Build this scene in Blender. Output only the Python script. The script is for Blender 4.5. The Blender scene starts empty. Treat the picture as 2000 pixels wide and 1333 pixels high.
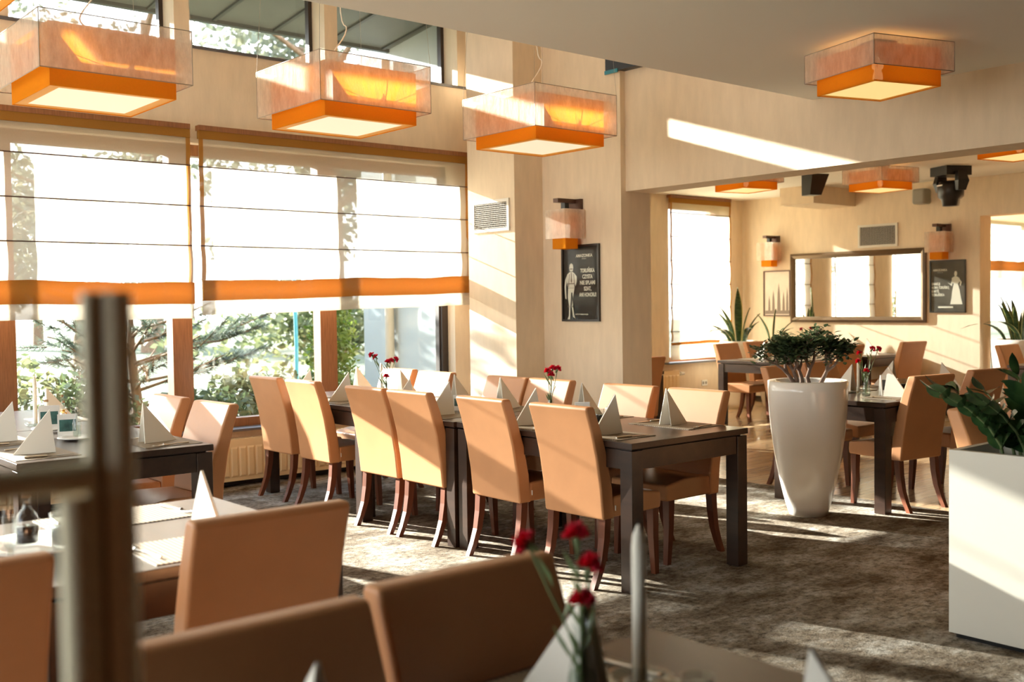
import bpy, bmesh, math, random
from mathutils import Vector, Matrix
PI = math.pi
C = bpy.context.scene.collection
S = bpy.context.scene

# ------------------------------------------------------------------ camera, sky, sun, exposure
F_PX = 2074.88
yaw, pitch, roll = math.radians(49.74185), math.radians(1.98702), math.radians(-0.78663)
fw = Vector((math.cos(yaw)*math.cos(pitch), math.sin(yaw)*math.cos(pitch), -math.sin(pitch)))
rt = Vector((math.sin(yaw), -math.cos(yaw), 0)); up = rt.cross(fw)
r2 = rt*math.cos(roll) + up*math.sin(roll); u2 = -rt*math.sin(roll) + up*math.cos(roll)
cam = bpy.data.cameras.new('camera'); co = bpy.data.objects.new('camera', cam); C.objects.link(co)
m = Matrix((r2, u2, -fw)).transposed().to_4x4(); m.translation = Vector((0, 0, 1.44)); co.matrix_world = m
cam.sensor_width = 36; cam.lens = F_PX/2000*36; cam.clip_start = 0.05; cam.clip_end = 300
cam.dof.use_dof = True; cam.dof.focus_distance = 6.0; cam.dof.aperture_fstop = 2.8
S.camera = co

w = bpy.data.worlds.new('world'); S.world = w; w.use_nodes = True
nt = w.node_tree; bg = nt.nodes['Background']
tcw = nt.nodes.new('ShaderNodeTexCoord'); sxyz = nt.nodes.new('ShaderNodeSeparateXYZ'); cr = nt.nodes.new('ShaderNodeValToRGB')
nt.links.new(tcw.outputs['Generated'], sxyz.inputs[0]); nt.links.new(sxyz.outputs[2], cr.inputs[0]); nt.links.new(cr.outputs[0], bg.inputs[0])
cr.color_ramp.elements[0].position = 0.0; cr.color_ramp.elements[0].color = (1.0, .96, .88, 1)     # bright hazy horizon
cr.color_ramp.elements[1].position = 0.7; cr.color_ramp.elements[1].color = (.55, .74, 1.0, 1)     # pale blue overhead
bg.inputs[1].default_value = 3.0

sl = bpy.data.lights.new('sun', 'SUN'); so = bpy.data.objects.new('sun', sl); C.objects.link(so)
sl.energy = 23.0; sl.angle = math.radians(0.6); sl.color = (1.0, 0.95, 0.86)
so.rotation_euler = Vector((0.268, -1.0, -0.32)).to_track_quat('-Z', 'Y').to_euler(); so.location = (-2, 20, 9)

S.view_settings.view_transform = 'Standard'; S.view_settings.look = 'None'
S.view_settings.exposure = 1.22; S.view_settings.gamma = 1.0; S.view_settings.use_curve_mapping = False
try:
    S.cycles.max_bounces = 14; S.cycles.diffuse_bounces = 7; S.cycles.glossy_bounces = 5
    S.cycles.transmission_bounces = 8; S.cycles.transparent_max_bounces = 24; S.cycles.sample_clamp_indirect = 6.0
    S.cycles.caustics_reflective = False; S.cycles.caustics_refractive = False
except Exception:
    pass

# ------------------------------------------------------------------ materials
def base_mat(name):
    mt = bpy.data.materials.new(name); mt.use_nodes = True
    return mt, mt.node_tree, mt.node_tree.nodes['Principled BSDF']
def coords(t, scale=(1, 1, 1)):
    tc = t.nodes.new('ShaderNodeTexCoord'); mp = t.nodes.new('ShaderNodeMapping')
    mp.inputs['Scale'].default_value = scale; t.links.new(tc.outputs['Object'], mp.inputs[0]); return mp.outputs[0]
def ramp(t, fac, stops):
    r = t.nodes.new('ShaderNodeValToRGB'); e = r.color_ramp.elements
    e[0].position, e[0].color = stops[0][0], (*stops[0][1], 1); e[1].position, e[1].color = stops[-1][0], (*stops[-1][1], 1)
    for p, c in stops[1:-1]:
        n = e.new(p); n.color = (*c, 1)
    t.links.new(fac, r.inputs[0]); return r.outputs[0]
def noise(t, vec, scale, detail=4, rough=.55):
    n = t.nodes.new('ShaderNodeTexNoise'); n.inputs['Scale'].default_value = scale
    n.inputs['Detail'].default_value = detail; n.inputs['Roughness'].default_value = rough
    t.links.new(vec, n.inputs['Vector']); return n.outputs[0]
def bump(t, p, h, strength, dist=.01):
    b = t.nodes.new('ShaderNodeBump'); b.inputs['Strength'].default_value = strength; b.inputs['Distance'].default_value = dist
    t.links.new(h, b.inputs['Height']); t.links.new(b.outputs[0], p.inputs['Normal'])
def mat(name, c, rough=.5, metal=0, spec=.5, coat=0, var=0, vs=8, vscale=(1, 1, 1), bmp=0, bs=60, bd=.004, emit=None, es=0):
    mt, t, p = base_mat(name)
    p.inputs['Base Color'].default_value = (*c, 1); p.inputs['Roughness'].default_value = rough
    p.inputs['Metallic'].default_value = metal; p.inputs['Specular IOR Level'].default_value = spec
    p.inputs['Coat Weight'].default_value = coat; p.inputs['Coat Roughness'].default_value = .12
    v = coords(t, vscale)
    if var:
        lo = tuple(max(0, x*(1-var)) for x in c); hi = tuple(min(1, x*(1+var)) for x in c)
        t.links.new(ramp(t, noise(t, v, vs), [(.3, lo), (.7, hi)]), p.inputs['Base Color'])
    if bmp: bump(t, p, noise(t, v, bs), bmp, bd)
    if emit:
        p.inputs['Emission Color'].default_value = (*emit, 1); p.inputs['Emission Strength'].default_value = es
    return mt
def cloth(name, c, transp, transl=.55, tcol=None, crinkle=0):
    mt = bpy.data.materials.new(name); mt.use_nodes = True; t = mt.node_tree; t.nodes.clear()
    o = t.nodes.new('ShaderNodeOutputMaterial'); d = t.nodes.new('ShaderNodeBsdfDiffuse'); tr = t.nodes.new('ShaderNodeBsdfTranslucent')
    tp = t.nodes.new('ShaderNodeBsdfTransparent'); m1 = t.nodes.new('ShaderNodeMixShader'); m2 = t.nodes.new('ShaderNodeMixShader')
    v = coords(t); col = ramp(t, noise(t, v, 120, 3), [(.3, tuple(x*.93 for x in c)), (.7, c)])
    t.links.new(col, d.inputs[0]); tr.inputs[0].default_value = (*(tcol or c), 1)
    m1.inputs[0].default_value = transl; m2.inputs[0].default_value = transp
    if crinkle:
        n = noise(t, coords(t, (1, 1, .35)), 26, 6, .7); a0, a1 = max(0, transp-crinkle), transp+crinkle
        t.links.new(ramp(t, n, [(.32, (a0,)*3), (.68, (a1,)*3)]), m2.inputs[0]); b = t.nodes.new('ShaderNodeBump'); b.inputs['Strength'].default_value = .5; b.inputs['Distance'].default_value = .01
        t.links.new(n, b.inputs['Height']); t.links.new(b.outputs[0], d.inputs['Normal'])
    t.links.new(d.outputs[0], m1.inputs[1]); t.links.new(tr.outputs[0], m1.inputs[2])
    t.links.new(m1.outputs[0], m2.inputs[1]); t.links.new(tp.outputs[0], m2.inputs[2]); t.links.new(m2.outputs[0], o.inputs[0])
    return mt
def glass(name, tint=(.96, .98, .98), rough=0., ior=1.45, boost=0.):
    mt = bpy.data.materials.new(name); mt.use_nodes = True; t = mt.node_tree; t.nodes.clear()
    o = t.nodes.new('ShaderNodeOutputMaterial'); g = t.nodes.new('ShaderNodeBsdfGlossy'); tp = t.nodes.new('ShaderNodeBsdfTransparent')
    fr = t.nodes.new('ShaderNodeFresnel'); mx = t.nodes.new('ShaderNodeMixShader'); ad = t.nodes.new('ShaderNodeMath'); ad.operation = 'ADD'
    ge = t.nodes.new('ShaderNodeNewGeometry'); ma = t.nodes.new('ShaderNodeMath'); ma.operation = 'MULTIPLY_ADD'; ma.inputs[1].default_value = 1/ior-ior; ma.inputs[2].default_value = ior
    t.links.new(ge.outputs['Backfacing'], ma.inputs[0]); t.links.new(ma.outputs[0], fr.inputs[0]); ad.inputs[1].default_value = boost; ad.use_clamp = True
    g.inputs['Roughness'].default_value = rough; tp.inputs[0].default_value = (*tint, 1)
    t.links.new(fr.outputs[0], ad.inputs[0]); t.links.new(ad.outputs[0], mx.inputs[0])
    t.links.new(tp.outputs[0], mx.inputs[1]); t.links.new(g.outputs[0], mx.inputs[2]); t.links.new(mx.outputs[0], o.inputs[0])
    return mt
def leafmat(name, c, c2, rough=.4, tl=.35, vs=6):
    mt, t, p = base_mat(name)
    o = [n for n in t.nodes if n.type == 'OUTPUT_MATERIAL'][0]
    col = ramp(t, noise(t, coords(t), vs, 2), [(.35, c), (.65, c2)])
    t.links.new(col, p.inputs['Base Color']); p.inputs['Roughness'].default_value = rough
    tr = t.nodes.new('ShaderNodeBsdfTranslucent'); mx = t.nodes.new('ShaderNodeMixShader'); mx.inputs[0].default_value = tl
    t.links.new(col, tr.inputs[0]); t.links.new(p.outputs[0], mx.inputs[1]); t.links.new(tr.outputs[0], mx.inputs[2]); t.links.new(mx.outputs[0], o.inputs[0])
    return mt

WALL = mat('wallpaper_beige', (.77, .63, .46), .8, spec=.25, var=.05, vs=14, vscale=(1, 1, .25), bmp=.25, bs=70, bd=.004)
CEIL = mat('ceiling_paint', (.88, .85, .77), .9, spec=.2)
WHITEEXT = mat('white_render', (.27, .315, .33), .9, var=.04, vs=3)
DARKWALL = mat('dark_wall', (.09, .06, .04), .8)
def wood(name, c1, c2, rough, coat=0., sc=(1, 1, 1), spec=.5):
    mt, t, p = base_mat(name); v = coords(t, sc)
    t.links.new(ramp(t, noise(t, v, 18, 5, .6), [(.3, c1), (.7, c2)]), p.inputs['Base Color'])
    p.inputs['Roughness'].default_value = rough; p.inputs['Coat Weight'].default_value = coat; p.inputs['Coat Roughness'].default_value = .2
    p.inputs['Specular IOR Level'].default_value = spec
    return mt
TABLE = wood('dark_table_wood', (.020, .009, .005), (.042, .019, .010), .34, .22, (1, .12, 1))
LEGW = wood('walnut_leg', (.10, .028, .012), (.17, .05, .02), .35, .2, (1, 1, .15))
FRAMEW = wood('window_wood', (.20, .075, .025), (.32, .125, .045), .45, .1, (6, 6, .4))
DARKFR = mat('dark_frame', (.035, .022, .016), .4)
LEATHER = mat('tan_leather', (.57, .27, .118), .42, spec=.45, var=.05, vs=5, bmp=.12, bs=160, bd=.002)
NAPKIN = mat('white_linen', (.84, .80, .71), .8, spec=.2, bmp=.1, bs=300, bd=.001)
CERAMIC = mat('gloss_white_planter', (.88, .85, .78), .16, coat=.4)
PLWHITE = mat('matt_white_planter', (.80, .77, .67), .4)
SILVER = mat('cutlery_steel', (.75, .70, .62), .22, metal=1)
BLACK = mat('black_plastic', (.012, .012, .012), .35)
GREYPL = mat('grey_plastic', (.30, .28, .23), .5)
OLIVE = mat('olive_metal', (.92, .86, .62), .45)
OLIVED = mat('olive_metal_dark', (.25, .20, .10), .6)
RADI = mat('radiator_enamel', (.80, .62, .36), .4)
SOIL = mat('potting_soil', (.05, .032, .02), .95, var=.4, vs=60)
SKIRT = mat('dark_skirting', (.028, .016, .010), .5)
SHEER = cloth('sheer_blind', (.80, .72, .58), .26, .55, (.44, .39, .31))
SHEERF = cloth('sheer_blind_far', (.85, .78, .62), .30, .6, (.85, .74, .54))
GOLD = cloth('amber_band', (.55, .27, .06), .05, .45, (.40, .165, .035))
ORGANZA = cloth('crinkled_organza', (.84, .76, .64), .30, .45, None, .16)
ORANGE = cloth('orange_shade', (.88, .315, .02), .02, .42, (.74, .25, .013))
ORIM = mat('orange_rim', (.85, .36, .04), .6, emit=(1, .45, .07), es=.10)
DIFF = mat('lit_diffuser', (.55, .46, .33), .6, emit=(1.0, .86, .60), es=.34)
DIFFW = mat('warm_diffuser', (.4, .3, .15), .6, emit=(1.0, .70, .26), es=.40)
BULB = mat('bulb_glow', (1, .8, .5), .5, emit=(1, .68, .30), es=4)
BULBW = mat('sconce_bulb', (1, .8, .5), .5, emit=(1, .72, .36), es=.9)
BULBOFF = mat('bulb_holder', (.25, .12, .04), .5)
WIRE = mat('steel_wire', (.35, .30, .24), .4, metal=.6)
CABLE = mat('white_cable', (.75, .72, .64), .5)
BRONZE = mat('bronze_bracket', (.09, .045, .03), .4, metal=.4)
PANE = glass('window_glass')
PGLASS = glass('poster_glazing', ior=1.18)
CLEAR = glass('clear_glass', (.90, .93, .92), ior=1.5, boost=.03)
MIRROR = mat('mirror_silver', (.9, .9, .88), .02, metal=1)
MFRAME = mat('mirror_frame', (.16, .105, .06), .3, metal=.5)
BLKFR = mat('black_picture_frame', (.02, .014, .010), .3)
POSTER = mat('dark_poster', (.03, .024, .02), .5, spec=.2, var=.3, vs=3)
POSTER2 = mat('grey_brown_poster', (.10, .085, .065), .5, spec=.2, var=.25, vs=4)
INK = mat('cream_ink', (.80, .74, .62), .6)
INKD = mat('sepia_ink', (.22, .16, .12), .6)
PAPER = mat('sepia_paper', (.70, .58, .47), .6, var=.08, vs=5)
CARDW = mat('menu_card_white', (.80, .79, .75), .4)
CARDD = mat('menu_picture_dark', (.05, .045, .05), .35, var=.5, vs=20)
CARDG = mat('menu_picture_green', (.05, .13, .12), .35, var=.5, vs=20)
VENTW = mat('white_vent', (.70, .66, .58), .5)
GRILLE = mat('vent_grille', (.52, .48, .42), .5)
VENTD = mat('vent_shadow', (.02, .016, .012), .9)
RED = mat('carnation_red', (.72, .012, .05), .6, var=.35, vs=60)
STEM = mat('flower_stem', (.16, .22, .09), .5)
CORK = mat('cork', (.35, .2, .1), .8)
SAUCE = mat('dark_vinegar', (.02, .006, .003), .1)
OIL = mat('amber_oil', (.75, .34, .02), .15)
WAX = mat('white_wax', (.90, .87, .76), .5)
WATER = glass('water', (.85, .9, .86), ior=1.33, boost=.02)
LEAFJ = leafmat('jade_leaf', (.05, .09, .04), (.12, .17, .075), .35, .2, 30)
LEAFZ = leafmat('zz_leaf', (.018, .05, .018), (.045, .10, .03), .25, .1, 12)
BARK = mat('pale_bark', (.22, .14, .10), .8, var=.3, vs=30)
TRUNK = mat('tree_bark', (.20, .12, .07), .9, var=.3, vs=12)
SHRUBL = leafmat('shrub_leaf', (.10, .13, .055), (.22, .23, .11), .5, .4, 3)
SHRUBD = leafmat('shrub_leaf_dark', (.045, .075, .04), (.10, .14, .06), .5, .35, 3)
RUST = leafmat('rust_leaf', (.22, .11, .06), (.26, .19, .11), .5, .4, 3)
THUJA = leafmat('thuja_green', (.06, .11, .015), (.15, .20, .03), .6, .35, 4)
PINEL = leafmat('pine_needle', (.05, .08, .05), (.12, .155, .10), .5, .3, 5)
TREEL = leafmat('tree_leaf', (.13, .15, .10), (.24, .24, .16), .6, .4, 2)
GRASS = mat('lawn', (.052, .064, .022), .9, var=.3, vs=1.5)
BED = mat('planting_bed', (.30, .20, .12), .95, var=.4, vs=5)
EAVE = mat('eave_board', (.055, .062, .055), .6, var=.1)
EAVED = mat('eave_batten', (.018, .022, .020), .6)
POLE = mat('teal_pole', (.03, .22, .28), .5)
SLATE = mat('slate_sill', (.10, .095, .10), .35)

def sword_mat():
    mt, t, p = base_mat('snake_plant_leaf')
    at = t.nodes.new('ShaderNodeAttribute'); at.attribute_name = 'edge'
    n = noise(t, coords(t, (6, 6, 30)), 1.5, 3)
    r1 = ramp(t, n, [(.4, (.02, .055, .02)), (.6, (.07, .12, .045))])
    mx = t.nodes.new('ShaderNodeMix'); mx.data_type = 'RGBA'
    t.links.new(at.outputs['Fac'], mx.inputs[0]); t.links.new(r1, mx.inputs[6]); mx.inputs[7].default_value = (.50, .48, .14, 1)
    t.links.new(mx.outputs[2], p.inputs['Base Color']); p.inputs['Roughness'].default_value = .3
    return mt
SWORD = sword_mat()
def carpet_mat():
    mt, t, p = base_mat('mottled_carpet'); v = coords(t)
    big = ramp(t, noise(t, coords(t, (1.0, 1.5, 1)), 2.2, 8, .74), [(.38, (.095, .068, .042)), (.50, (.22, .185, .14)), (.60, (.36, .34, .295))])
    fine = ramp(t, noise(t, coords(t, (1, 1.25, 1)), 24, 8, .8), [(.38, (.34, .32, .30)), (.50, (.92, .92, .92)), (.64, (1.28, 1.28, 1.28))])
    mx = t.nodes.new('ShaderNodeMix'); mx.data_type = 'RGBA'; mx.blend_type = 'MULTIPLY'; mx.inputs[0].default_value = 1
    t.links.new(big, mx.inputs[6]); t.links.new(fine, mx.inputs[7]); t.links.new(mx.outputs[2], p.inputs['Base Color'])
    p.inputs['Roughness'].default_value = 1; p.inputs['Specular IOR Level'].default_value = .1
    bump(t, p, noise(t, v, 90, 4, .7), .6, .008); return mt
CARPET = carpet_mat()
def plank_mat():
    mt, t, p = base_mat('wood_floor')
    b = t.nodes.new('ShaderNodeTexBrick'); b.inputs['Scale'].default_value = 1; b.inputs['Brick Width'].default_value = 1.2
    b.inputs['Row Height'].default_value = .13; b.inputs['Mortar Size'].default_value = .004; b.offset = .4
    b.inputs['Color1'].default_value = (.56, .39, .22, 1); b.inputs['Color2'].default_value = (.43, .285, .155, 1); b.inputs['Mortar'].default_value = (.10, .055, .025, 1)
    t.links.new(coords(t), b.inputs['Vector'])
    n = ramp(t, noise(t, coords(t, (.6, 8, 1)), 4, 5), [(.3, (.72, .72, .72)), (.7, (1.1, 1.1, 1.1))])
    mx = t.nodes.new('ShaderNodeMix'); mx.data_type = 'RGBA'; mx.blend_type = 'MULTIPLY'; mx.inputs[0].default_value = 1
    t.links.new(b.outputs['Color'], mx.inputs[6]); t.links.new(n, mx.inputs[7]); t.links.new(mx.outputs[2], p.inputs['Base Color'])
    p.inputs['Roughness'].default_value = .2; p.inputs['Coat Weight'].default_value = .2
    bump(t, p, noise(t, coords(t, (.6, 5, 1)), 6, 3), .08, .01); return mt
PLANK = plank_mat()
def mat_mat():
    mt, t, p = base_mat('woven_placemat')
    wv = t.nodes.new('ShaderNodeTexWave'); wv.inputs['Scale'].default_value = 22; wv.bands_direction = 'Y'
    wv.inputs['Distortion'].default_value = .3
    t.links.new(coords(t), wv.inputs['Vector'])
    t.links.new(ramp(t, wv.outputs[0], [(.35, (.085, .055, .032)), (.6, (.36, .285, .19))]), p.inputs['Base Color'])
    p.inputs['Roughness'].default_value = .6; bump(t, p, wv.outputs[0], .4, .002); return mt
MATW = mat_mat()

# ------------------------------------------------------------------ mesh helpers
class MB:
    def __init__(s): s.v = []; s.f = []; s.mi = []; s.sm = []; s.cur = 0; s.smooth = False
    def add(s, vs, fs, mi=None, smooth=None):
        n = len(s.v); s.v += [tuple(x) for x in vs]
        for f in fs:
            s.f.append(tuple(i+n for i in f)); s.mi.append(s.cur if mi is None else mi); s.sm.append(s.smooth if smooth is None else smooth)
        return s
    def box(s, x0, x1, y0, y1, z0, z1, mi=None):
        v = [(x0, y0, z0), (x1, y0, z0), (x1, y1, z0), (x0, y1, z0), (x0, y0, z1), (x1, y0, z1), (x1, y1, z1), (x0, y1, z1)]
        return s.add(v, [(0, 3, 2, 1), (4, 5, 6, 7), (0, 1, 5, 4), (1, 2, 6, 5), (2, 3, 7, 6), (3, 0, 4, 7)], mi, False)
    def loft(s, rings, caps=True, mi=None, smooth=True):
        n = len(rings[0]); v = [p for r in rings for p in r]; f = []
        for i in range(len(rings)-1):
            for j in range(n):
                a = i*n+j; b = i*n+(j+1) % n; f.append((a, b, b+n, a+n))
        s.add(v, f, mi, smooth)
        if caps:
            s.add(rings[0], [tuple(range(n))[::-1]], mi, False); s.add(rings[-1], [tuple(range(n))], mi, False)
        return s
    def tube(s, pts, r, seg=8, mi=None, caps=True):
        pts = [Vector(p) for p in pts]; rs = r if isinstance(r, (list, tuple)) else [r]*len(pts); rings = []
        ref = None
        for i, p in enumerate(pts):
            d = (pts[min(i+1, len(pts)-1)]-pts[max(i-1, 0)]).normalized()
            if ref is None: ref = Vector((0, 0, 1)) if abs(d.z) < .9 else Vector((1, 0, 0))
            a = d.cross(ref).normalized(); b = a.cross(d).normalized(); ref = b
            rings.append([p + (a*math.cos(2*PI*k/seg)+b*math.sin(2*PI*k/seg))*rs[i] for k in range(seg)])
        return s.loft(rings, caps, mi, True)
    def lathe(s, prof, seg=24, o=(0, 0, 0), mi=None, caps=False):
        rings = [[(o[0]+r*math.cos(2*PI*k/seg), o[1]+r*math.sin(2*PI*k/seg), o[2]+z) for k in range(seg)] for r, z in prof]
        return s.loft(rings, caps, mi, True)
    def mesh(s, name, mats):
        me = bpy.data.meshes.new(name); me.from_pydata(s.v, [], s.f)
        for m_ in (mats if isinstance(mats, (list, tuple)) else [mats]): me.materials.append(m_)
        me.polygons.foreach_set('material_index', s.mi); me.polygons.foreach_set('use_smooth', s.sm); me.update(); return me
def obj(name, mb, mats, parent=None, loc=None, rotz=0):
    me = mb.mesh(name, mats) if isinstance(mb, MB) else mb
    if not isinstance(mb, MB) and mats is not None and not len(me.materials): me.materials.append(mats)
    o = bpy.data.objects.new(name, me); C.objects.link(o)
    if not isinstance(mb, MB) and me.name.startswith('part'):
        wn = o.modifiers.new('weighted normals', 'WEIGHTED_NORMAL'); wn.weight = 90
    if parent: o.parent = parent
    if loc: o.location = loc
    if rotz: o.rotation_euler.z = rotz
    return o
def tag(o, label, cat, group=None, kind=None):
    o['label'] = label; o['category'] = cat
    if group: o['group'] = group
    if kind: o['kind'] = kind
    return o
def thing(name, label, cat, loc=(0, 0, 0), rotz=0, group=None):
    o = bpy.data.objects.new(name, None); C.objects.link(o); o.empty_display_size = .1
    o.location = loc; o.rotation_euler.z = rotz
    return tag(o, label, cat, group)
def struct(name, mb, mats, label=None, parent=None):
    o = obj(name, mb, mats, parent)
    if parent is None: o['kind'] = 'structure'; o['label'] = label or name.replace('_', ' '); o['category'] = name.split('_')[0]
    return o
def dup(root, loc, rotz=0, label=None, group=None):
    r = root.copy(); C.objects.link(r); r.location = loc; r.rotation_euler.z = rotz
    if label: r['label'] = label
    if group: r['group'] = group
    for ch in list(root.children):
        c = ch.copy(); C.objects.link(c); c.parent = r
        for g in ch.children:
            d = g.copy(); C.objects.link(d); d.parent = c
    return r
def rbox(x0, x1, y0, y1, z0, z1, bev=.006, seg=2, profile=None):
    """bevelled box, or a bevelled side profile (list of x,z) extruded in y"""
    bm = bmesh.new()
    if profile is None: profile = [(x0, z0), (x1, z0), (x1, z1), (x0, z1)]
    a = [bm.verts.new((x, y0, z)) for x, z in profile]; b = [bm.verts.new((x, y1, z)) for x, z in profile]
    n = len(a); bm.faces.new(a); bm.faces.new(b[::-1])
    for i in range(n): bm.faces.new((a[i], b[i], b[(i+1) % n], a[(i+1) % n]))
    bmesh.ops.recalc_face_normals(bm, faces=bm.faces)
    ed = [e for e in bm.edges if len(e.link_faces) == 2 and e.calc_face_angle(0) > .5]
    bmesh.ops.bevel(bm, geom=ed, offset=bev, segments=seg, affect='EDGES', profile=.5)
    me = bpy.data.meshes.new('part'); bm.to_mesh(me); bm.free()
    me.polygons.foreach_set('use_smooth', [True]*len(me.polygons))
    return me
def sharp(o, ang=.6):
    try: o.data.set_sharp_from_angle(angle=ang)
    except Exception: pass
    return o
def text_mesh(s, size, width=None):
    cu = bpy.data.curves.new('lettering', 'FONT'); cu.body = s; cu.size = size; cu.align_x = 'CENTER'; cu.align_y = 'CENTER'
    cu.extrude = .0006; cu.offset = size*.035
    o = bpy.data.objects.new('tmp', cu); C.objects.link(o)
    dg = bpy.context.evaluated_depsgraph_get(); me = bpy.data.meshes.new_from_object(o.evaluated_get(dg))
    bpy.data.objects.remove(o); me.name = 'lettering'; me.materials.clear()
    if width and len(me.vertices):
        xs = [v.co.x for v in me.vertices]; k = width/(max(xs)-min(xs)); c = (max(xs)+min(xs))/2
        for v in me.vertices: v.co.x = (v.co.x-c)*k
    return me
rng = random.Random(7)
ORD = ['first', 'second', 'third', 'fourth', 'fifth', 'sixth']

# ------------------------------------------------------------------ room shell
b = MB().box(-3.2, 3.2, -2.6, .55, -.12, 0); b.box(3.2, 6.85, -2.6, -.5, -.12, 0); struct('floor_back', b, LEGW, 'unseen dark floor behind the viewer, added to cut light on the near chairs')  # unseen dark floor part, added to lessen bounce on the foreground chairs
b = MB(); b.box(-3.2, 6.85, .55, 8.05, -.12, 0); b.box(3.2, 6.85, -.5, .55, -.12, 0); b.box(6.3, 6.85, 8.05, 8.35, -.12, 0); struct('floor', b, CARPET, 'grey beige mottled carpet of the dining room')
b = MB().box(6.85, 23, -2.6, 9.58, -.12, 0); struct('floor_wood', b, PLANK, 'glossy brown plank floor of the far room')
b = MB().box(-3.2, 6.483, 1.55, 4.355, 2.845, 4.6); struct('ceiling', b, CEIL, 'low plastered ceiling over the front of the room')
b = MB().box(-3.2, 6.483, -2.6, 1.55, 2.845, 4.6); struct('ceiling_back', b, DARKWALL, 'unseen dark ceiling behind the viewer, added to cut light on the near chairs')  # unseen dark stretch, added so the near chairs get less ceiling light
b = MB().box(-3.2, 6.6, 4.355, 8.5, 4.6, 4.75); struct('ceiling_high', b, CEIL, 'high ceiling along the window side')
b = MB().box(6.7, 12.9, -2.6, 9.6, 2.885, 3.05); b.box(12.9, 23, -2.6, 9.6, 2.9, 3.05); struct('ceiling_far', b, CEIL, 'ceiling of the far room')
# window wall: parapet, band, head, piers
PX = [6.185, 4.881, 3.541, 2.205, .865]      # right edges of the upper piers
b = MB(); b.box(-3.2, 6.426, 8.05, 8.35, 0, .44); b.box(-3.2, 6.426, 8.05, 8.35, 2.75, 3.49); b.box(-3.2, 6.426, 8.05, 8.35, 4.3, 4.6)
b.box(6.11, 6.426, 8.05, 8.35, .44, 2.75); b.box(6.185, 6.426, 8.05, 8.35, 3.49, 4.3); b.box(-3.2, -1.9, 8.05, 8.35, .44, 4.3)
for x in PX[1:]: b.box(x-.127, x, 8.05, 8.35, 3.49, 4.3)
b.box(-1.9, .74, 8.05, 8.35, 3.49, 4.3)  # unseen upper bays closed to keep clerestory sun off the metal stand
struct('wall_window', b, WALL, 'beige wall with lower and clerestory windows')
b = MB().box(6.426, 6.784, 6.163, 9.95, 0, 4.6); struct('wall_poster', b, WALL, 'beige pier wall carrying the tall poster and sconce')
b = MB().box(6.093, 6.426, 7.135, 7.80, 0, 4.6); struct('wall_column', b, WALL, 'beige column with the air vent')
b = MB().box(6.483, 6.784, -2.6, 6.163, 2.367, 4.6); struct('wall_beam', b, WALL, 'beige downstand beam over the opening to the far room')
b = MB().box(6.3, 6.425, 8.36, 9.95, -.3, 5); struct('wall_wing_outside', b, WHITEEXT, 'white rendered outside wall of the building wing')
WXF = [(7.3, 8.4), (9.1, 10.2), (10.9, 12.13)]
b = MB(); b.box(6.784, 12.9, 9.58, 9.95, 0, .60); b.box(6.784, 12.9, 9.58, 9.95, 2.80, 3.0)
xs = [6.784] + [q for p in WXF for q in p] + [12.9]
for i in range(0, len(xs), 2): b.box(xs[i], xs[i+1], 9.58, 9.95, .60, 2.80)
struct('wall_far_window', b, WALL, 'window wall of the far room')
b = MB(); b.box(12.5, 12.775, 6.086, 9.58, 0, 3.0); b.box(12.5, 12.775, -2.6, 6.086, 2.42, 3.0); b.box(12.5, 12.775, -2.6, 3.6, 0, 2.42)
struct('wall_far', b, WALL, 'far wall with the mirror and doorway')
b = MB(); b.box(12.9, 18.2, 9.58, 9.95, 0, .5); b.box(12.9, 23, 9.58, 9.95, 2.9, 3.2); b.box(22.2, 23, 9.58, 9.95, 0, 3)
struct('wall_third_room', b, WALL, 'window wall of the third room')
b = MB(); b.box(23, 23.2, -2.6, 9.95, 0, 3.2); struct('wall_end', b, WALL)
b = MB(); b.box(-3.4, -3.2, -2.6, 8.35, 0, .45); b.box(-3.4, -3.2, -2.6, 8.35, 4.3, 4.75); b.box(-3.4, -3.2, -2.6, .7, .45, 4.3); b.box(-3.4, -3.2, 7.7, 8.35, .45, 4.3)
struct('wall_left', b, DARKWALL)
for i in range(4):
    y0 = .7+1.75*i; y1 = y0+1.75; f = MB(); f.box(-3.35, -3.25, y0, y0+.07, .45, 4.3); f.box(-3.35, -3.25, y1-.07, y1, .45, 4.3); f.box(-3.35, -3.25, y0, y1, .45, .55); f.box(-3.35, -3.25, y0, y1, 2.75, 2.9); f.box(-3.35, -3.25, y0, y1, 4.2, 4.3)
    fo = struct('window_%d' % (i+20), f, FRAMEW, 'tall window on the left side of the room'); struct('pane', MB().box(-3.304, -3.296, y0+.07, y1-.07, .55, 4.2), PANE, parent=fo)
b = MB(); b.box(-3.4, 23.2, -2.8, -2.6, 0, 4.75); struct('wall_back', b, DARKWALL)
b = MB(); b.box(11.55, 12.499, 7.75, 8.25, 2.66, 2.884); struct('trim_1', b, WALL, 'boxed duct under the far ceiling')
b = MB(); b.box(-3.2, 6.2, 8.028, 8.05, 0, .08); struct('baseboard_window', b, SKIRT)
b = MB(); b.box(6.404, 6.426, 6.163, 7.135, 0, .08); b.box(6.426, 6.784, 6.141, 6.163, 0, .08); struct('baseboard_pier', b, SKIRT)
b = MB(); b.box(6.784, 12.5, 9.555, 9.58, 0, .08); struct('baseboard_far_window', b, SKIRT)
b = MB(); b.box(12.478, 12.5, 6.086, 9.555, 0, .08); struct('baseboard_far', b, SKIRT)
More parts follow.
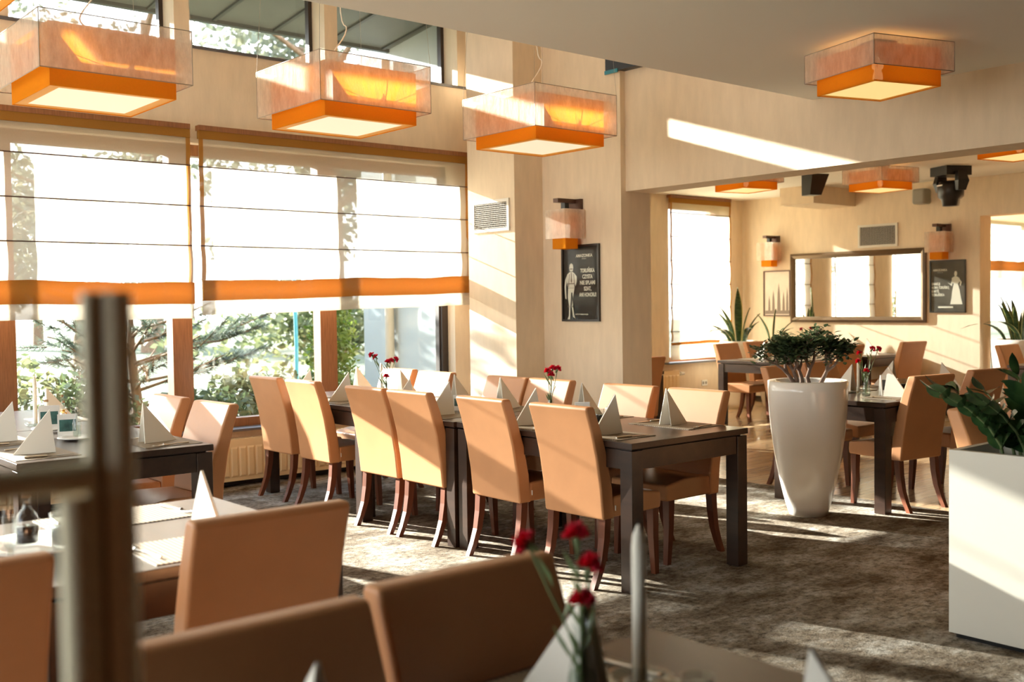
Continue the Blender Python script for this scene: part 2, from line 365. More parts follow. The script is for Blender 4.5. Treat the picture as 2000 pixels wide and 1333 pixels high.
# window sills
b = MB(); b.box(-3.2, 6.10, 7.97, 8.2, .44, .46); b.box(-3.2, 6.426, 8.03, 8.25, 3.49, 3.512); struct('trim_2', b, SLATE, 'slate sill under the main windows')
b = MB(); b.box(10.75, 12.2, 9.46, 9.62, .60, .625); b.box(7.2, 10.3, 9.5, 9.62, .60, .625); struct('trim_3', b, SLATE, 'dark window sill of the far room')

# windows of the main room: wooden frames at y 8.2 below, dark frames above
MX = [3.4665 - 1.33*k for k in range(-1, 5)]
edges = [6.11] + MX + [-1.9]
for i in range(len(edges)-1):
    r, l = edges[i], edges[i+1]
    r = r if i == 0 else r-.0; x1, x0 = r, l
    f = MB(); hw = .082
    f.box(x0-(hw if i < len(edges)-2 else 0), x0, 8.15, 8.27, .46, 2.75); f.box(x1, x1+hw, 8.15, 8.27, .46, 2.75) if i else f.box(x1-.07, x1, 8.16, 8.27, .46, 2.75, 1)
    f.box(x0, x1, 8.16, 8.26, .46, .53); f.box(x0, x1, 8.16, 8.26, 2.66, 2.75)
    f.box(x0, x0+.05, 8.17, 8.25, .53, 2.66)
    if i: f.box(x1-.05, x1, 8.17, 8.25, .53, 2.66)
    # dark gasket lines
    f.box(x0+.05, x0+.062, 8.19, 8.24, .53, 2.66, 1); f.box(x1-.085 if i == 0 else x1-.062, x1-.07 if i == 0 else x1-.05, 8.19, 8.24, .53, 2.66, 1)
    fo = struct('window_%d' % (i+1), f, [FRAMEW, DARKFR], 'brown framed lower window')
    struct('pane', MB().box(x0+.055, x1-.055, 8.213, 8.221, .53, 2.66), PANE, parent=fo)
for i in range(len(PX)-1):
    x1 = PX[i]-(0 if i == 0 else .127); x0 = PX[i+1]
    f = MB(); f.box(x1-.035, x1, 8.26, 8.32, 3.512, 4.3); f.box(x0, x0+.035, 8.26, 8.32, 3.512, 4.3); f.box(x0, x1, 8.26, 8.32, 3.512, 3.565); f.box(x0, x1, 8.26, 8.32, 4.25, 4.3)
    fo = struct('window_%d' % (i+8), f, DARKFR, 'dark framed clerestory window')
    struct('pane', MB().box(x0+.035, x1-.035, 8.286, 8.292, 3.565, 4.25), PANE, parent=fo)
for i, (x0, x1) in enumerate(WXF):
    f = MB(); f.box(x0, x0+.06, 9.72, 9.82, .6, 2.8); f.box(x1-.06, x1, 9.72, 9.82, .6, 2.8); f.box(x0, x1, 9.72, 9.82, .6, .68); f.box(x0, x1, 9.72, 9.82, 2.72, 2.8)
    fo = struct('window_%d' % (i+15), f, FRAMEW, 'brown framed window of the far room')
    struct('pane', MB().box(x0+.06, x1-.06, 9.766, 9.774, .68, 2.72), PANE, parent=fo)
f = MB(); f.box(18.2, 18.3, 9.7, 9.8, .5, 2.9); f.box(20.15, 20.3, 9.7, 9.8, .5, 2.9); f.box(22.1, 22.2, 9.7, 9.8, .5, 2.9)
fo = struct('window_18', f, FRAMEW, 'window of the third room'); struct('pane', MB().box(18.2, 22.2, 9.75, 9.758, .5, 2.9), PANE, parent=fo)
f = MB(); f.box(6.405, 6.50, 5.3, 6.31, 3.36, 4.3); f.box(6.395, 6.405, 6.163, 6.31, 3.345, 3.375, 1)
struct('window_19', f, [BLACK, POLE], 'dark opening above the pier')
# eave and outside
b = MB(); b.add([(-6, 8.36, 4.235), (6.3, 8.36, 4.235), (6.3, 9.4, 4.12), (-6, 9.4, 4.12), (-6, 8.36, 4.5), (6.3, 8.36, 4.5), (6.3, 9.4, 4.26), (-6, 9.4, 4.26)],
    [(0, 3, 2, 1), (4, 5, 6, 7), (0, 1, 5, 4), (1, 2, 6, 5), (2, 3, 7, 6), (3, 0, 4, 7)])
for k in range(18):
    x = 6.2-.62*k; b.add([(x, 8.36, 4.215), (x+.035, 8.36, 4.215), (x+.035, 9.36, 4.105), (x, 9.36, 4.105), (x, 8.36, 4.24), (x+.035, 8.36, 4.24), (x+.035, 9.36, 4.13), (x, 9.36, 4.13)],
        [(0, 3, 2, 1), (4, 5, 6, 7), (0, 1, 5, 4), (1, 2, 6, 5), (2, 3, 7, 6), (3, 0, 4, 7)], 1)
b.box(-6, 6.3, 9.36, 9.42, 4.09, 4.30, 1)
struct('ceiling_eave', b, [EAVE, EAVED], 'dark eave boards outside the clerestory')
b = MB().box(-60, 80, 8.36, 120, -.5, -.3); struct('floor_ground', b, GRASS, 'sunlit lawn outside')

# ------------------------------------------------------------------ dining chairs (front faces +x)
def make_chair(name, label, loc, rotz, group):
    t = thing(name, label, 'chair', loc, rotz, group)
    prof = [(-.190, .345), (-.205, .50), (-.232, .66), (-.268, .80), (-.303, .905), (-.300, .925), (-.245, .925), (-.195, .80), (-.150, .66), (-.118, .50), (-.105, .345)]
    obj('backrest', rbox(0, 0, -.215, .215, 0, 0, .012, 3, prof), LEATHER, t)
    sp = [(-.118, .350), (.250, .350), (.256, .385), (.252, .440), (.10, .462), (-.112, .455)]
    obj('seat', rbox(0, 0, -.213, .213, 0, 0, .014, 3, sp), LEATHER, t)
    for s in (-1, 1):
        m1 = MB(); y = .188*s
        rings = []
        for z, x, h in ((.352, -.150, .022), (.25, -.158, .021), (.15, -.176, .019), (.07, -.205, .017), (.0, -.238, .0155)):
            rings.append([(x-h, y-h, z), (x+h, y-h, z), (x+h, y+h, z), (x-h, y+h, z)])
        m1.loft(rings[::-1], True, smooth=False); obj('leg', m1, LEGW, t)
        m1 = MB(); rings = []
        for z, x, h in ((.352, .212, .023), (.2, .214, .020), (.0, .228, .015)):
            rings.append([(x-h, y-h, z), (x+h, y-h, z), (x+h, y+h, z), (x-h, y+h, z)])
        m1.loft(rings[::-1], True, smooth=False); obj('leg', m1, LEGW, t)
    tg = obj('brand_tag', MB().box(-.1045, -.1035, -.222, -.214, .385, .412), CARDW, t); tg['label'] = 'small white sewn tag'
    return t
chair0 = None
def chair(x, y, deg, label, group):
    global chair0
    if chair0 is None: chair0 = make_chair('dining_chair', label, (x, y, 0), math.radians(deg), group); return chair0
    return dup(chair0, (x, y, 0), math.radians(deg), label, group)
G = 'tan leather dining chairs'
for i, (x, y, a) in enumerate([(3.953, 3.975, 1), (3.950, 4.60, -1), (3.942, 5.30, 0), (3.94, 5.785, 1), (3.975, 6.66, 0), (3.99, 7.25, 1)]):
    chair(x, y, a, 'tan leather chair with its back turned, %s from near end of the long table' % ORD[i], 'chairs on the near side of the long table')
for i, (x, y, a) in enumerate([(4.60, 4.06, 180), (4.60, 4.60, 181), (4.62, 5.36, 180), (4.60, 5.793, 180), (4.61, 6.67, 180), (4.66, 7.25, 181)]):
    chair(x, y, a, 'tan leather chair facing the viewer, %s from near end beyond the long table' % ORD[i], 'chairs on the far side of the long table')
chair(2.25, 5.50, 182, 'tan leather chair at the window table beside the brown mullion, nearer of the two', 'chairs at the left window table')
chair(2.25, 6.12, 180, 'tan leather chair at the window table, half hidden behind a napkin pyramid', 'chairs at the left window table')
chair(1.275, 2.725, 88, 'shadowed brown leather chair with its back to the viewer at the pale glaring table', 'foreground chairs')
chair(.492, 2.64, 89, 'shadowed brown leather chair at the left picture edge behind the metal post', 'foreground chairs')
chair(.79, 1.335, -90, 'shadowed brown leather chair at bottom left facing the nearest table', 'foreground chairs')
chair(1.257, 1.375, -91, 'shadowed brown leather chair at bottom centre facing the nearest table', 'foreground chairs')
chair(6.82, 3.90, 82, 'rust brown leather chair with its back turned beside the tall round planter', 'chairs at the table behind the planter')
chair(7.62, 3.91, 84, 'rust brown leather chair with its back turned, farther right behind the round planter', 'chairs at the table behind the planter')
chair(7.08, 4.80, -90, 'brown leather chair behind the foliage of the tall round planter', 'chairs at the table behind the planter')
chair(7.66, 4.84, -92, 'brown leather chair facing the viewer behind the round planter, right of the foliage trunk', 'chairs at the table behind the planter')
chair(10.42, 7.98, -90, 'small orange brown chair in front of the snake plants, left one with sunlit seat', 'chairs in the far room')
chair(11.06, 8.02, -92, 'small orange brown chair behind the far napkin, partly hidden by the planter foliage', 'chairs in the far room')
chair(10.75, 6.98, 84, 'brown chair with its back turned below the mirror, right of the planter foliage', 'chairs in the far room')
chair(12.0, 6.90, 80, 'tan chair with a light back standing against the sunlit far wall', 'chairs in the far room')
chair(11.62, 5.09, -92, 'orange brown chair in the doorway in front of the white planter at the right edge', 'chairs in the far room')
chair(4.955, 2.165, -90, 'orange leather chair just behind the square white planter', 'chairs behind the square planter')
chair(5.56, 2.18, -90, 'brown leather chair glimpsed through the leaves of the square planter', 'chairs behind the square planter')
chair(7.43, 7.06, 88, 'dark brown chair half hidden by the pier at the opening', 'chairs in the far room')

# ------------------------------------------------------------------ tables
def table(x0, x1, y0, y1, label, group, h=.75, name='dining_table'):
    cx, cy = (x0+x1)/2, (y0+y1)/2; a, c = (x1-x0)/2, (y1-y0)/2
    t = thing(name, label, 'table', (cx, cy, 0), 0, group)
    obj('tabletop', rbox(-a, a, -c, c, h-.032, h, .003, 1), TABLE, t)
    g = .012; m1 = MB(); zt = h-.04; zb = h-.135
    m1.box(-a+.09, a-.09, -c+g, -c+g+.022, zb, zt); m1.box(-a+.09, a-.09, c-g-.022, c-g, zb, zt)
    m1.box(-a+g, -a+g+.022, -c+.09, c-.09, zb, zt); m1.box(a-g-.022, a-g, -c+.09, c-.09, zb, zt); m1.box(-a+.03, a-.03, -c+.03, c-.03, zt-.001, h-.032)
    obj('apron', m1, TABLE, t)
    for sx in (-1, 1):
        for sy in (-1, 1):
            xa, ya = sx*(a-.046), sy*(c-.046); obj('leg', rbox(xa-.041, xa+.041, ya-.041, ya+.041, 0, h-.04, .003, 1), TABLE, t)
    return t
TG = 'dark wooden dining tables'
table(3.78, 4.70, 3.57, 4.983, 'dark wooden table at the near free end of the long table row', TG)
table(3.765, 4.685, 4.99, 6.10, 'dark wooden table in the middle of the long table row', TG)
table(3.85, 4.77, 6.11, 7.56, 'dark wooden table at the window end of the long table row', TG)
table(1.37, 2.313, 5.087, 6.45, 'dark wooden table by the left window with the napkin pyramids', TG)
table(1.37, 2.30, 6.46, 7.80, 'dark wooden table right against the left window, behind the near window table', TG)
table(.80, 1.66, 2.75, 3.68, 'dark table with a pale glaring top at lower left', TG)
table(-.14, .795, 2.75, 3.68, 'dark table running out of the left picture edge under the cruet set', TG)
table(.37, 1.66, .60, 1.51, 'nearest dark table in the bottom right foreground with the candle', TG)
table(6.425, 7.98, 3.765, 4.66, 'dark wooden table right behind the tall round planter', TG)
table(9.86, 11.45, 7.02, 7.93, 'dark wooden table in front of the far snake plants', TG)
table(11.5, 12.45, 6.97, 7.75, 'dark wooden table under the right part of the mirror', TG)
table(10.85, 12.25, 4.28, 5.00, 'dark wooden table at the right edge in front of the white planter', TG)
table(7.05, 8.02, 7.12, 7.95, 'dark wooden table half hidden by the pier', TG)

# ------------------------------------------------------------------ place settings (local +x points away from the diner, origin at the diner's table edge)
def make_mat():
    m1 = MB(); n = 12; V = []
    m1.box(.01, .305, -.22, .22, 0, .003); return obj('placemat', m1, MATW)
def make_napkin():
    A = Vector((.172, 0, .205)); R = Vector((0, 0, 0)); F1 = Vector((.182, -.042, 0)); F2 = Vector((.182, .042, 0)); M1 = Vector((.185, 0, 0))
    m1 = MB(); th = .004
    def sheet(pts, n):
        n = n.normalized()*th; q = [p+n for p in pts]; k = len(pts)
        m1.add(pts+q, [tuple(range(k))[::-1], tuple(range(k, 2*k))] + [(i, (i+1) % k, (i+1) % k+k, i+k) for i in range(k)])
    for Fp, s in ((F1, -1), (F2, 1)):
        mid = (R+Fp)/2 + Vector((-.012, .012*s, 0))
        nn = (Fp-R).cross(A-R)*(-s)
        sheet([R, mid, Fp, A] if s > 0 else [A, Fp, mid, R], Vector((-.3, s, .3)))
    o = obj('napkin', m1, NAPKIN); sharp(o, .3); return o
def make_fork():
    m1 = MB()
    pts = [(.05, 0, .004), (.12, 0, .006), (.17, 0, .004), (.19, 0, .005)]
    m1.tube(pts, [.0045, .003, .004, .009], 6)
    for k in range(4): y = (k-1.5)*.0055; m1.tube([(.19, y, .005), (.22, y, .003), (.245, y, .007)], [.002, .0018, .0012], 5)
    return obj('fork', m1, SILVER)
def make_knife():
    m1 = MB()
    m1.tube([(.04, 0, .005), (.09, 0, .006), (.14, 0, .005)], [.006, .0065, .005], 6)
    m1.add([(.14, -.004, .003), (.14, .007, .003), (.23, .009, .003), (.258, -.002, .003), (.14, -.004, .006), (.14, .007, .005), (.23, .009, .005), (.258, -.002, .005)],
        [(0, 3, 2, 1), (4, 5, 6, 7), (0, 1, 5, 4), (1, 2, 6, 5), (2, 3, 7, 6), (3, 0, 4, 7)])
    return obj('knife', m1, SILVER)
P0 = {}
def put(kind, maker, cat, x, y, z, rz, label, group, stand=True):
    if kind not in P0: o = maker(); P0[kind] = o
    else: o = P0[kind].copy(); C.objects.link(o)
    o.location = (x, y, z); o.rotation_euler = (0, 0, rz); return tag(o, label, cat, group)
def setting(x, y, deg, where, cut=True, nap=True, matt=True, dn=0, z=.75, nrot=0):
    a = math.radians(deg); ux, uy = math.cos(a), math.sin(a)
    zz = z
    if matt: put('placemat', make_mat, 'placemat', x, y, z, a, 'striped brown placemat %s' % where, 'striped placemats'); zz = z+.003
    if nap: put('napkin', make_napkin, 'napkin', x+ux*.06-uy*dn, y+uy*.06+ux*dn, zz, a+math.radians(nrot), 'standing white napkin pyramid %s' % where, 'white napkin pyramids')
    if cut:
        put('fork', make_fork, 'fork', x+ux*.02-uy*.18, y+uy*.02+ux*.18, zz, a+.12, 'steel fork %s' % where, 'steel forks')
        put('knife', make_knife, 'knife', x+ux*.02+uy*.17, y+uy*.02-ux*.17, zz, a-.1, 'steel knife %s' % where, 'steel knives')
for i, (x, y, tx) in enumerate([(3.795, 3.92, 0), (3.795, 4.55, 0), (3.79, 5.37, 0), (3.79, 5.80, 0), (3.87, 6.70, 0), (3.87, 7.26, 0)]):
    setting(x, y, 0, 'at the %s place from near end, near side of long table' % ORD[i], cut=i < 2)
for i, (x, y) in enumerate([(4.70, 3.955), (4.70, 4.63), (4.68, 5.38), (4.68, 5.88), (4.76, 6.66), (4.76, 7.28)]):
    setting(x, y, 180, 'at the %s place from near end, far side of long table' % ORD[i], cut=i < 2)
setting(2.30, 5.39, 180, 'before the chair by the brown window mullion', True)
setting(1.38, 5.39, 0, 'on the left window table left of the glass bottle')
setting(1.38, 6.02, 0, 'on the left window table at the very left edge')
setting(2.29, 6.95, 180, 'on the rear window table beside the tall white candle', False)
setting(1.315, 2.765, 88, 'behind the shadowed chair at the pale glaring table')
setting(1.25, 3.67, -90, 'on the far edge of the pale glaring table', True, nap=False)
setting(.55, 2.765, 90, 'under the cruet set at the left edge', False, nap=False)
setting(1.24, 1.50, -91, 'on the nearest table at bottom centre', True)
setting(.72, 1.50, -90, 'at the bottom left edge on the nearest table', False, matt=False)
setting(1.25, .615, 90, 'on the nearest table at the bottom edge right of the candle', False)
setting(6.85, 3.775, 84, 'behind the round planter before the rust brown chair')
setting(7.62, 3.775, 88, 'behind the round planter before the right rust brown chair', False)
setting(7.08, 4.65, -90, 'behind the round planter on the far side, left', False)
setting(7.66, 4.65, -90, 'behind the round planter on the far side, right', False)
setting(10.45, 7.92, -90, 'in front of the small chair by the snake plants', False)
setting(11.05, 7.92, -92, 'beside the planter foliage in the far room', False)
setting(11.85, 6.98, 84, 'before the tan chair at the sunlit far wall', False)
setting(11.45, 7.74, -90, 'on the table under the mirror, window side', False)
setting(11.62, 4.98, -92, 'on the table at the right edge', False)
# ------------------------------------------------------------------ table ware
def carnations(label, loc, rotz, heads, vh=.16, slim=True, z0=.75):
    t = thing('flower_vase', label, 'vase', loc, rotz, 'vases of red carnations')
    v = MB(); k = .8 if slim else 1
    v.lathe([(.0, .004), (.034*k, .004), (.036*k, .0), (.037*k, .02), (.032*k, .07), (.021*k, .115), (.018*k, vh-.01), (.023*k, vh)], 20)
    obj('glass_vase', v, CLEAR, t)
    obj('water', MB().lathe([(0, .006), (.032*k, .006), (.033*k, .02), (.029*k, .07), (.026*k, .08), (0, .08)], 16), WATER, t)
    for hx, hy, hz, tilt in heads:
        st = MB(); st.tube([(.008*(1 if hx > 0 else -1), 0, .01), (hx*.15, hy*.15, vh*.8), (hx*.6, hy*.6, hz*.72), (hx, hy, hz)], [.0022, .0022, .002, .003], 6)
        for j in range(3):
            u = .35+.2*j; px, py, pz = hx*u*.7, hy*u*.7, hz*u; sg = 1 if j % 2 else -1
            st.add([(px, py, pz), (px+.018*sg, py+.006, pz+.03), (px+.034*sg, py+.004, pz+.062), (px+.012*sg, py-.006, pz+.026)], [(0, 1, 2, 3)])
        so_ = obj('stem', st, STEM, t)
        fl = MB(); rr = random.Random(int(hz*9999)+int(hx*1000)); d = Vector((hx*tilt*6, hy*tilt*6, .12)).normalized(); ax = d.orthogonal().normalized(); ay = d.cross(ax)
        for lay in range(5):
            R = .025-.0035*lay; base = .003+.0035*lay; n = 26; ring = []
            ce = Vector((hx, hy, hz))+d*base*.4
            for q in range(n):
                an = 2*PI*q/n; rad = R*(.82+.25*rr.random()); lift = .001+.0035*lay+.0055*math.sin(q*2.4+lay)+.004*rr.random()
                ring.append(ce+(ax*math.cos(an)+ay*math.sin(an))*rad+d*lift)
            fl.add([ce]+ring, [(0, q+1, (q+1) % n+1) for q in range(n)])
        fl.tube([Vector((hx, hy, hz))-d*.022, Vector((hx, hy, hz))-d*.008, Vector((hx, hy, hz))+d*.004], [.003, .0065, .007], 8, 1)
        obj('blossom', fl, [RED, STEM], t)
    return t
carnations('slim glass vase with red carnations on the long table near its free end', (4.24, 4.66, .75), 0, [(-.012, .010, .285, .2), (.018, .0, .30, .3), (.035, -.025, .298, .3), (.0, -.006, .262, .2)])
carnations('glass vase with spread red carnations at the window end of the long table', (4.31, 6.53, .75), 0, [(-.075, .06, .33, .3), (-.05, .05, .315, .3), (.012, -.012, .275, .3), (.03, -.03, .285, .3), (.055, -.05, .295, .4), (.0, -.01, .17, .2)])
carnations('blurred vase with red carnations on the nearest table', (1.208, 1.257, .75), 0, [(-.055, .070, .290, .35), (.0, .01, .302, .3), (.012, -.006, .252, .5), (.0, -.002, .195, .2)])
carnations('glass vase with red carnations behind the round planter', (6.86, 4.17, .75), 0, [(-.02, .04, .30, .2), (-.035, .04, .24, .2), (.045, -.02, .33, .4), (.075, -.05, .33, .4), (.0, 0, .17, .2)])
carnations('vase with pink red carnations on the table under the mirror', (11.1, 7.55, .75), 0, [(-.05, .04, .335, .3), (.03, -.03, .34, .3), (.0, 0, .25, .2)])

def menu_card(label, loc, rotz, pic, h=.12, w_=.085):
    t = thing('menu_holder', label, 'menu card', loc, rotz, 'table menu cards')
    for s in (-1, 1):
        c_ = MB(); c_.add([(-w_/2, s*.03, 0), (w_/2, s*.03, 0), (w_/2, s*.004, h), (-w_/2, s*.004, h), (-w_/2, s*.033, 0), (w_/2, s*.033, 0), (w_/2, s*.007, h), (-w_/2, s*.007, h)],
            [(0, 1, 2, 3), (7, 6, 5, 4), (0, 4, 5, 1), (1, 5, 6, 2), (2, 6, 7, 3), (3, 7, 4, 0)]); obj('card', c_, CARDW, t)
        p_ = MB(); y = lambda u: s*(.0338-.0262*u)
        p_.add([(-w_*.42, y(.30), h*.30), (w_*.42, y(.30), h*.30), (w_*.42, y(.78), h*.78), (-w_*.42, y(.78), h*.78)], [(0, 1, 2, 3) if s < 0 else (3, 2, 1, 0)])
        obj('printed_picture', p_, pic, t)
    return t
menu_card('small white menu card with grey picture on the long table near its free end', (4.25, 4.40, .75), math.radians(-40), CARDD)
menu_card('menu card with teal picture at the window, left of the dark cruets', (1.88, 6.30, .75), math.radians(-15), CARDG, .15, .11)
menu_card('menu card with teal picture behind the small glass bottle', (1.86, 5.92, .75), math.radians(-15), CARDG, .13, .10)
menu_card('menu card with dark picture on the table behind the round planter', (6.90, 4.03, .75), math.radians(-38), CARDD, .15, .10)
menu_card('white menu card in the middle of the long table', (4.22, 5.52, .75), math.radians(-40), CARDG, .10, .085)

def cruet(label, loc, liquid, h=.14, r=.028, swing=False, fill=.5):
    t = thing('oil_bottle' if liquid is OIL else 'glass_bottle', label, 'bottle', loc, 0, 'table cruets')
    m1 = MB().lathe([(0, .002), (r*.95, .002), (r, .01), (r, h*.5), (r*.75, h*.64), (r*.36, h*.78), (r*.34, h*.95), (r*.42, h)], 20); obj('bottle', m1, CLEAR, t)
    m1 = MB().lathe([(0, .006), (r*.88, .006), (r*.9, h*fill), (0, h*fill)], 16); obj('contents', m1, liquid, t)
    m1 = MB().lathe([(0, h+.012), (r*.38, h+.010), (r*.4, h-.002), (0, h-.002)], 12); obj('stopper', m1, CORK if not swing else CARDW, t)
    if swing:
        m1 = MB(); m1.tube([(r*.4, 0, h*.8), (r*.8, 0, h*.86), (r*.5, 0, h+.004)], .0015, 5); obj('wire_clasp', m1, WIRE, t)
    return t
def shaker(label, loc, content=BLACK):
    t = thing('spice_jar', label, 'spice jar', loc, 0, 'table cruets')
    obj('jar', MB().lathe([(0, .002), (.02, .002), (.021, .01), (.019, .05), (.014, .06), (.014, .065)], 16), CLEAR, t)
    obj('spice', MB().lathe([(0, .005), (.018, .005), (.0175, .04), (0, .04)], 14), content, t)
    obj('cap', MB().lathe([(.0155, .062), (.016, .078), (.010, .086), (0, .087)], 14), SILVER, t)
    return t
def tealight(label, loc, r=.036, h=.075):
    t = thing('candle_glass', label, 'candle glass', loc, 0, 'glass candle holders')
    obj('holder', MB().lathe([(0, .003), (r*.85, .003), (r*.9, 0), (r, h), (r*.94, h), (r*.86, .012), (0, .012)], 22), CLEAR, t)
    obj('dark_filling', MB().lathe([(0, .013), (r*.82, .013), (r*.88, h*.6), (0, h*.6)], 18), BLACK, t)
    return t
def plate(label, loc, r=.085):
    return tag(obj('saucer', MB().lathe([(0, .004), (r*.6, .004), (r, .014), (r, .017), (r*.6, .008), (0, .008)], 28), CERAMIC, None, loc), label, 'saucer', 'white saucers')
plate('white saucer at the middle of the long table next to the near napkin', (4.24, 4.22, .75), .075)
shaker('small glass shaker in front of the dark candle glass on the long table', (4.19, 4.30, .75)); shaker('small glass shaker behind the dark candle glass on the long table', (4.28, 4.22, .767), SAUCE)
tealight('dark candle glass on the long table near its free end', (4.19, 4.205, .764), .032, .085)
tealight('dark candle glass before the carnations at the window end of the long table', (4.26, 6.62, .75), .036, .08)
shaker('glass shaker left of the dark candle glass at the window end', (4.21, 6.72, .75)); shaker('glass shakers in the middle of the long table left of the white menu card', (4.2, 5.62, .75), SAUCE)
shaker('second glass shaker in the middle of the long table, nearest the vase', (4.27, 5.58, .75))
cruet('small glass swing top bottle on the left window table', (1.87, 5.80, .764), WATER, .15, .022, True, .42); plate('white saucer under the small swing top bottle', (1.87, 5.80, .75), .10)
plate('white saucer under the cruets on the left window table', (1.92, 6.36, .75), .12)
cruet('glass bottle of dark vinegar at the left window', (1.90, 6.42, .764), SAUCE, .15, .034, False, .5); cruet('glass bottle of amber oil at the left window', (1.985, 6.38, .764), OIL, .14, .020, False, .6)
cruet('slim bottle of amber oil behind the vinegar at the left window', (2.0, 6.45, .764), OIL, .17, .018, False, .55); shaker('spice jar beside the cruets at the left window', (1.90, 6.30, .764)); shaker('second spice jar at the left window, next to the oil', (1.96, 6.31, .764), SAUCE)
plate('cream tray under the cruet set at lower left', (.93, 3.24, .75), .17)
cruet('glass bottle half filled with dark vinegar at lower left', (.90, 3.25, .764), SAUCE, .135, .034, False, .38)
tealight('glass jar with grey contents at lower left beside the metal post', (.965, 3.13, .764), .038, .10)
def goblet(label, loc):
    t = thing('glass_candlestick', label, 'candle holder', loc, 0)
    obj('base', MB().lathe([(0, .002), (.045, .002), (.045, .006), (.012, .012), (.008, .03), (.009, .05)], 22), CLEAR, t)
    obj('tube', MB().lathe([(.009, .05), (.016, .06), (.019, .15), (.019, .16)], 18), CLEAR, t); return t
goblet('slim clear glass candlestick at lower left in front of the vinegar bottle', (.80, 3.05, .75))
def candle(label, loc, h, r=.011, dish=True):
    t = thing('taper_candle', label, 'candle', loc, 0, 'white taper candles')
    if dish: obj('glass_foot', MB().lathe([(0, .003), (.055, .003), (.062, .018), (.058, .018), (.045, .008), (.016, .01), (.014, .035), (r, .036)], 26), CLEAR, t)
    obj('wax', MB().lathe([(r, .012), (r*1.0, h*.86), (r*.8, h*.94), (r*.2, h), (0, h+.002)], 16), WAX, t)
    obj('wick', MB().tube([(0, 0, h), (0, 0, h+.008)], .001, 5), BLACK, t); return t
candle('blurred tall white taper candle in a glass dish on the nearest table', (1.388, 1.297, .75), .292, .0125)
candle('white taper candle on the rear window table at the left', (1.92, 6.70, .75), .30, .011)
candle('white taper candle on the table behind the round planter', (7.0, 4.32, .75), .25, .011)
candle('white taper candle beside the carnations at the window end of the long table', (4.42, 6.75, .75), .26, .011)
tealight('dark candle glass on the table behind the round planter', (7.28, 4.13, .75), .036, .10)
shaker('silver capped shaker beside the dark candle glass behind the planter', (7.16, 4.10, .75)); shaker('second silver capped shaker behind the round planter', (7.18, 4.18, .75), SAUCE)
tealight('small glass saucer holder at the right part of the nearest table', (1.42, 1.19, .75), .03, .04)

# ------------------------------------------------------------------ roman blinds
def blind(name, label, cat_group, x0, x1, yb, ztop, seams, band, hem, slope=0.):
    SH = SHEER if yb < 9 else SHEERF
    t = thing(name, label, 'blind', ((x0+x1)/2, yb, 0), 0, cat_group); cx = (x0+x1)/2; h = (x1-x0)/2
    def prof(z):
        ks = sorted([ztop]+list(seams)+[band[0]], reverse=True)
        for a_, b_ in zip(ks[:-1], ks[1:]):
            if b_ <= z <= a_: u = (a_-z)/(a_-b_); return -.012*math.sin(PI*u)**.8*(1.3 if b_ < 1.75 else .6)
        return 0
    sh = MB(); nx = 24; zs = []
    ks = sorted([ztop-.06]+list(seams)+[band[0]], reverse=True)
    for a_, b_ in zip(ks[:-1], ks[1:]): zs += [a_+(b_-a_)*k/6 for k in range(6)]
    zs.append(band[0]); V = []
    for z in zs:
        for i in range(nx+1):
            x = -h+2*h*i/nx; u = i/nx
            dz = slope*(u-.5)*max(0, min(1, (2.3-z)/.8)) if slope else 0
            V.append((x, prof(z)+.004*math.sin(x*9+z*3), z+dz))
    n = nx+1; sh.smooth = True
    sh.add(V, [(r*n+i, r*n+i+1, (r+1)*n+i+1, (r+1)*n+i) for r in range(len(zs)-1) for i in range(nx)]); obj('sheer_panel', sh, SH, t)
    def strip(nm, z1, z0, m_, yo=0., tk=.004):
        q = MB(); R = []
        for i in range(nx+1):
            x = -h+2*h*i/nx; dz = slope*(i/nx-.5); wv = .006*math.sin(x*5+1)+.003*math.sin(x*13); y = yo+.005*math.sin(x*7)
            R.append([(x, y-tk, z0+dz+wv*.4), (x, y+tk, z0+dz+wv*.4), (x, y+tk, z1+dz+wv), (x, y-tk, z1+dz+wv)])
        q.loft(R, True); return obj(nm, q, m_, t)
    strip('amber_band', band[0], band[1], GOLD, -.022, .012)
    strip('hem', band[1]+.004, hem, SH, -.010, .008)
    for sx in (-1, 1):
        e = MB(); R = []
        for z in zs: R.append((sx*h, prof(z)-.003, z + (slope*sx*.5*max(0, min(1, (2.3-z)/.8)) if slope else 0)))
        for p_, q_ in zip(R[:-1], R[1:]): e.add([p_, q_, (q_[0]-sx*.035, q_[1], q_[2]), (p_[0]-sx*.035, p_[1], p_[2])], [(0, 1, 2, 3)])
        obj('side_border', e, GOLD, t)
    for s_ in seams: obj('seam_rod', MB().box(-h, h, -.008, .004, s_-.004, s_+.004), BRONZE, t)
    obj('head_rail', MB().box(-h, h, -.02, .05, ztop-.03, ztop+.01), FRAMEW, t); obj('gold_heading', MB().box(-h, h, -.014, .02, ztop-.095, ztop-.03), GOLD, t)
    return t
blind('roman_blind', 'wide sheer roman blind with amber band, left of the gap between the blinds', 'sheer roman blinds', .82, 3.465, 7.93, 2.86, (2.552, 2.240, 1.930), (1.650, 1.485), 1.372, slope=-.02)
blind('roman_blind', 'wide sheer roman blind with amber band, between the gap and the vent column', 'sheer roman blinds', 3.535, 6.195, 7.93, 2.86, (2.548, 2.240, 1.930), (1.680, 1.525), 1.412, slope=.055)
blind('roman_blind', 'narrow sheer roman blind in the far room beside the snake plants', 'sheer roman blinds', 10.86, 12.15, 9.52, 2.87, (2.64, 2.32, 2.0, 1.68, 1.36, 1.04), (.90, .86), .66)
blind('roman_blind', 'sheer roman blind of the middle far window seen in the mirror', 'sheer roman blinds', 9.06, 10.24, 9.52, 2.87, (2.64, 2.32, 2.0, 1.68, 1.36, 1.04), (.90, .86), .66)
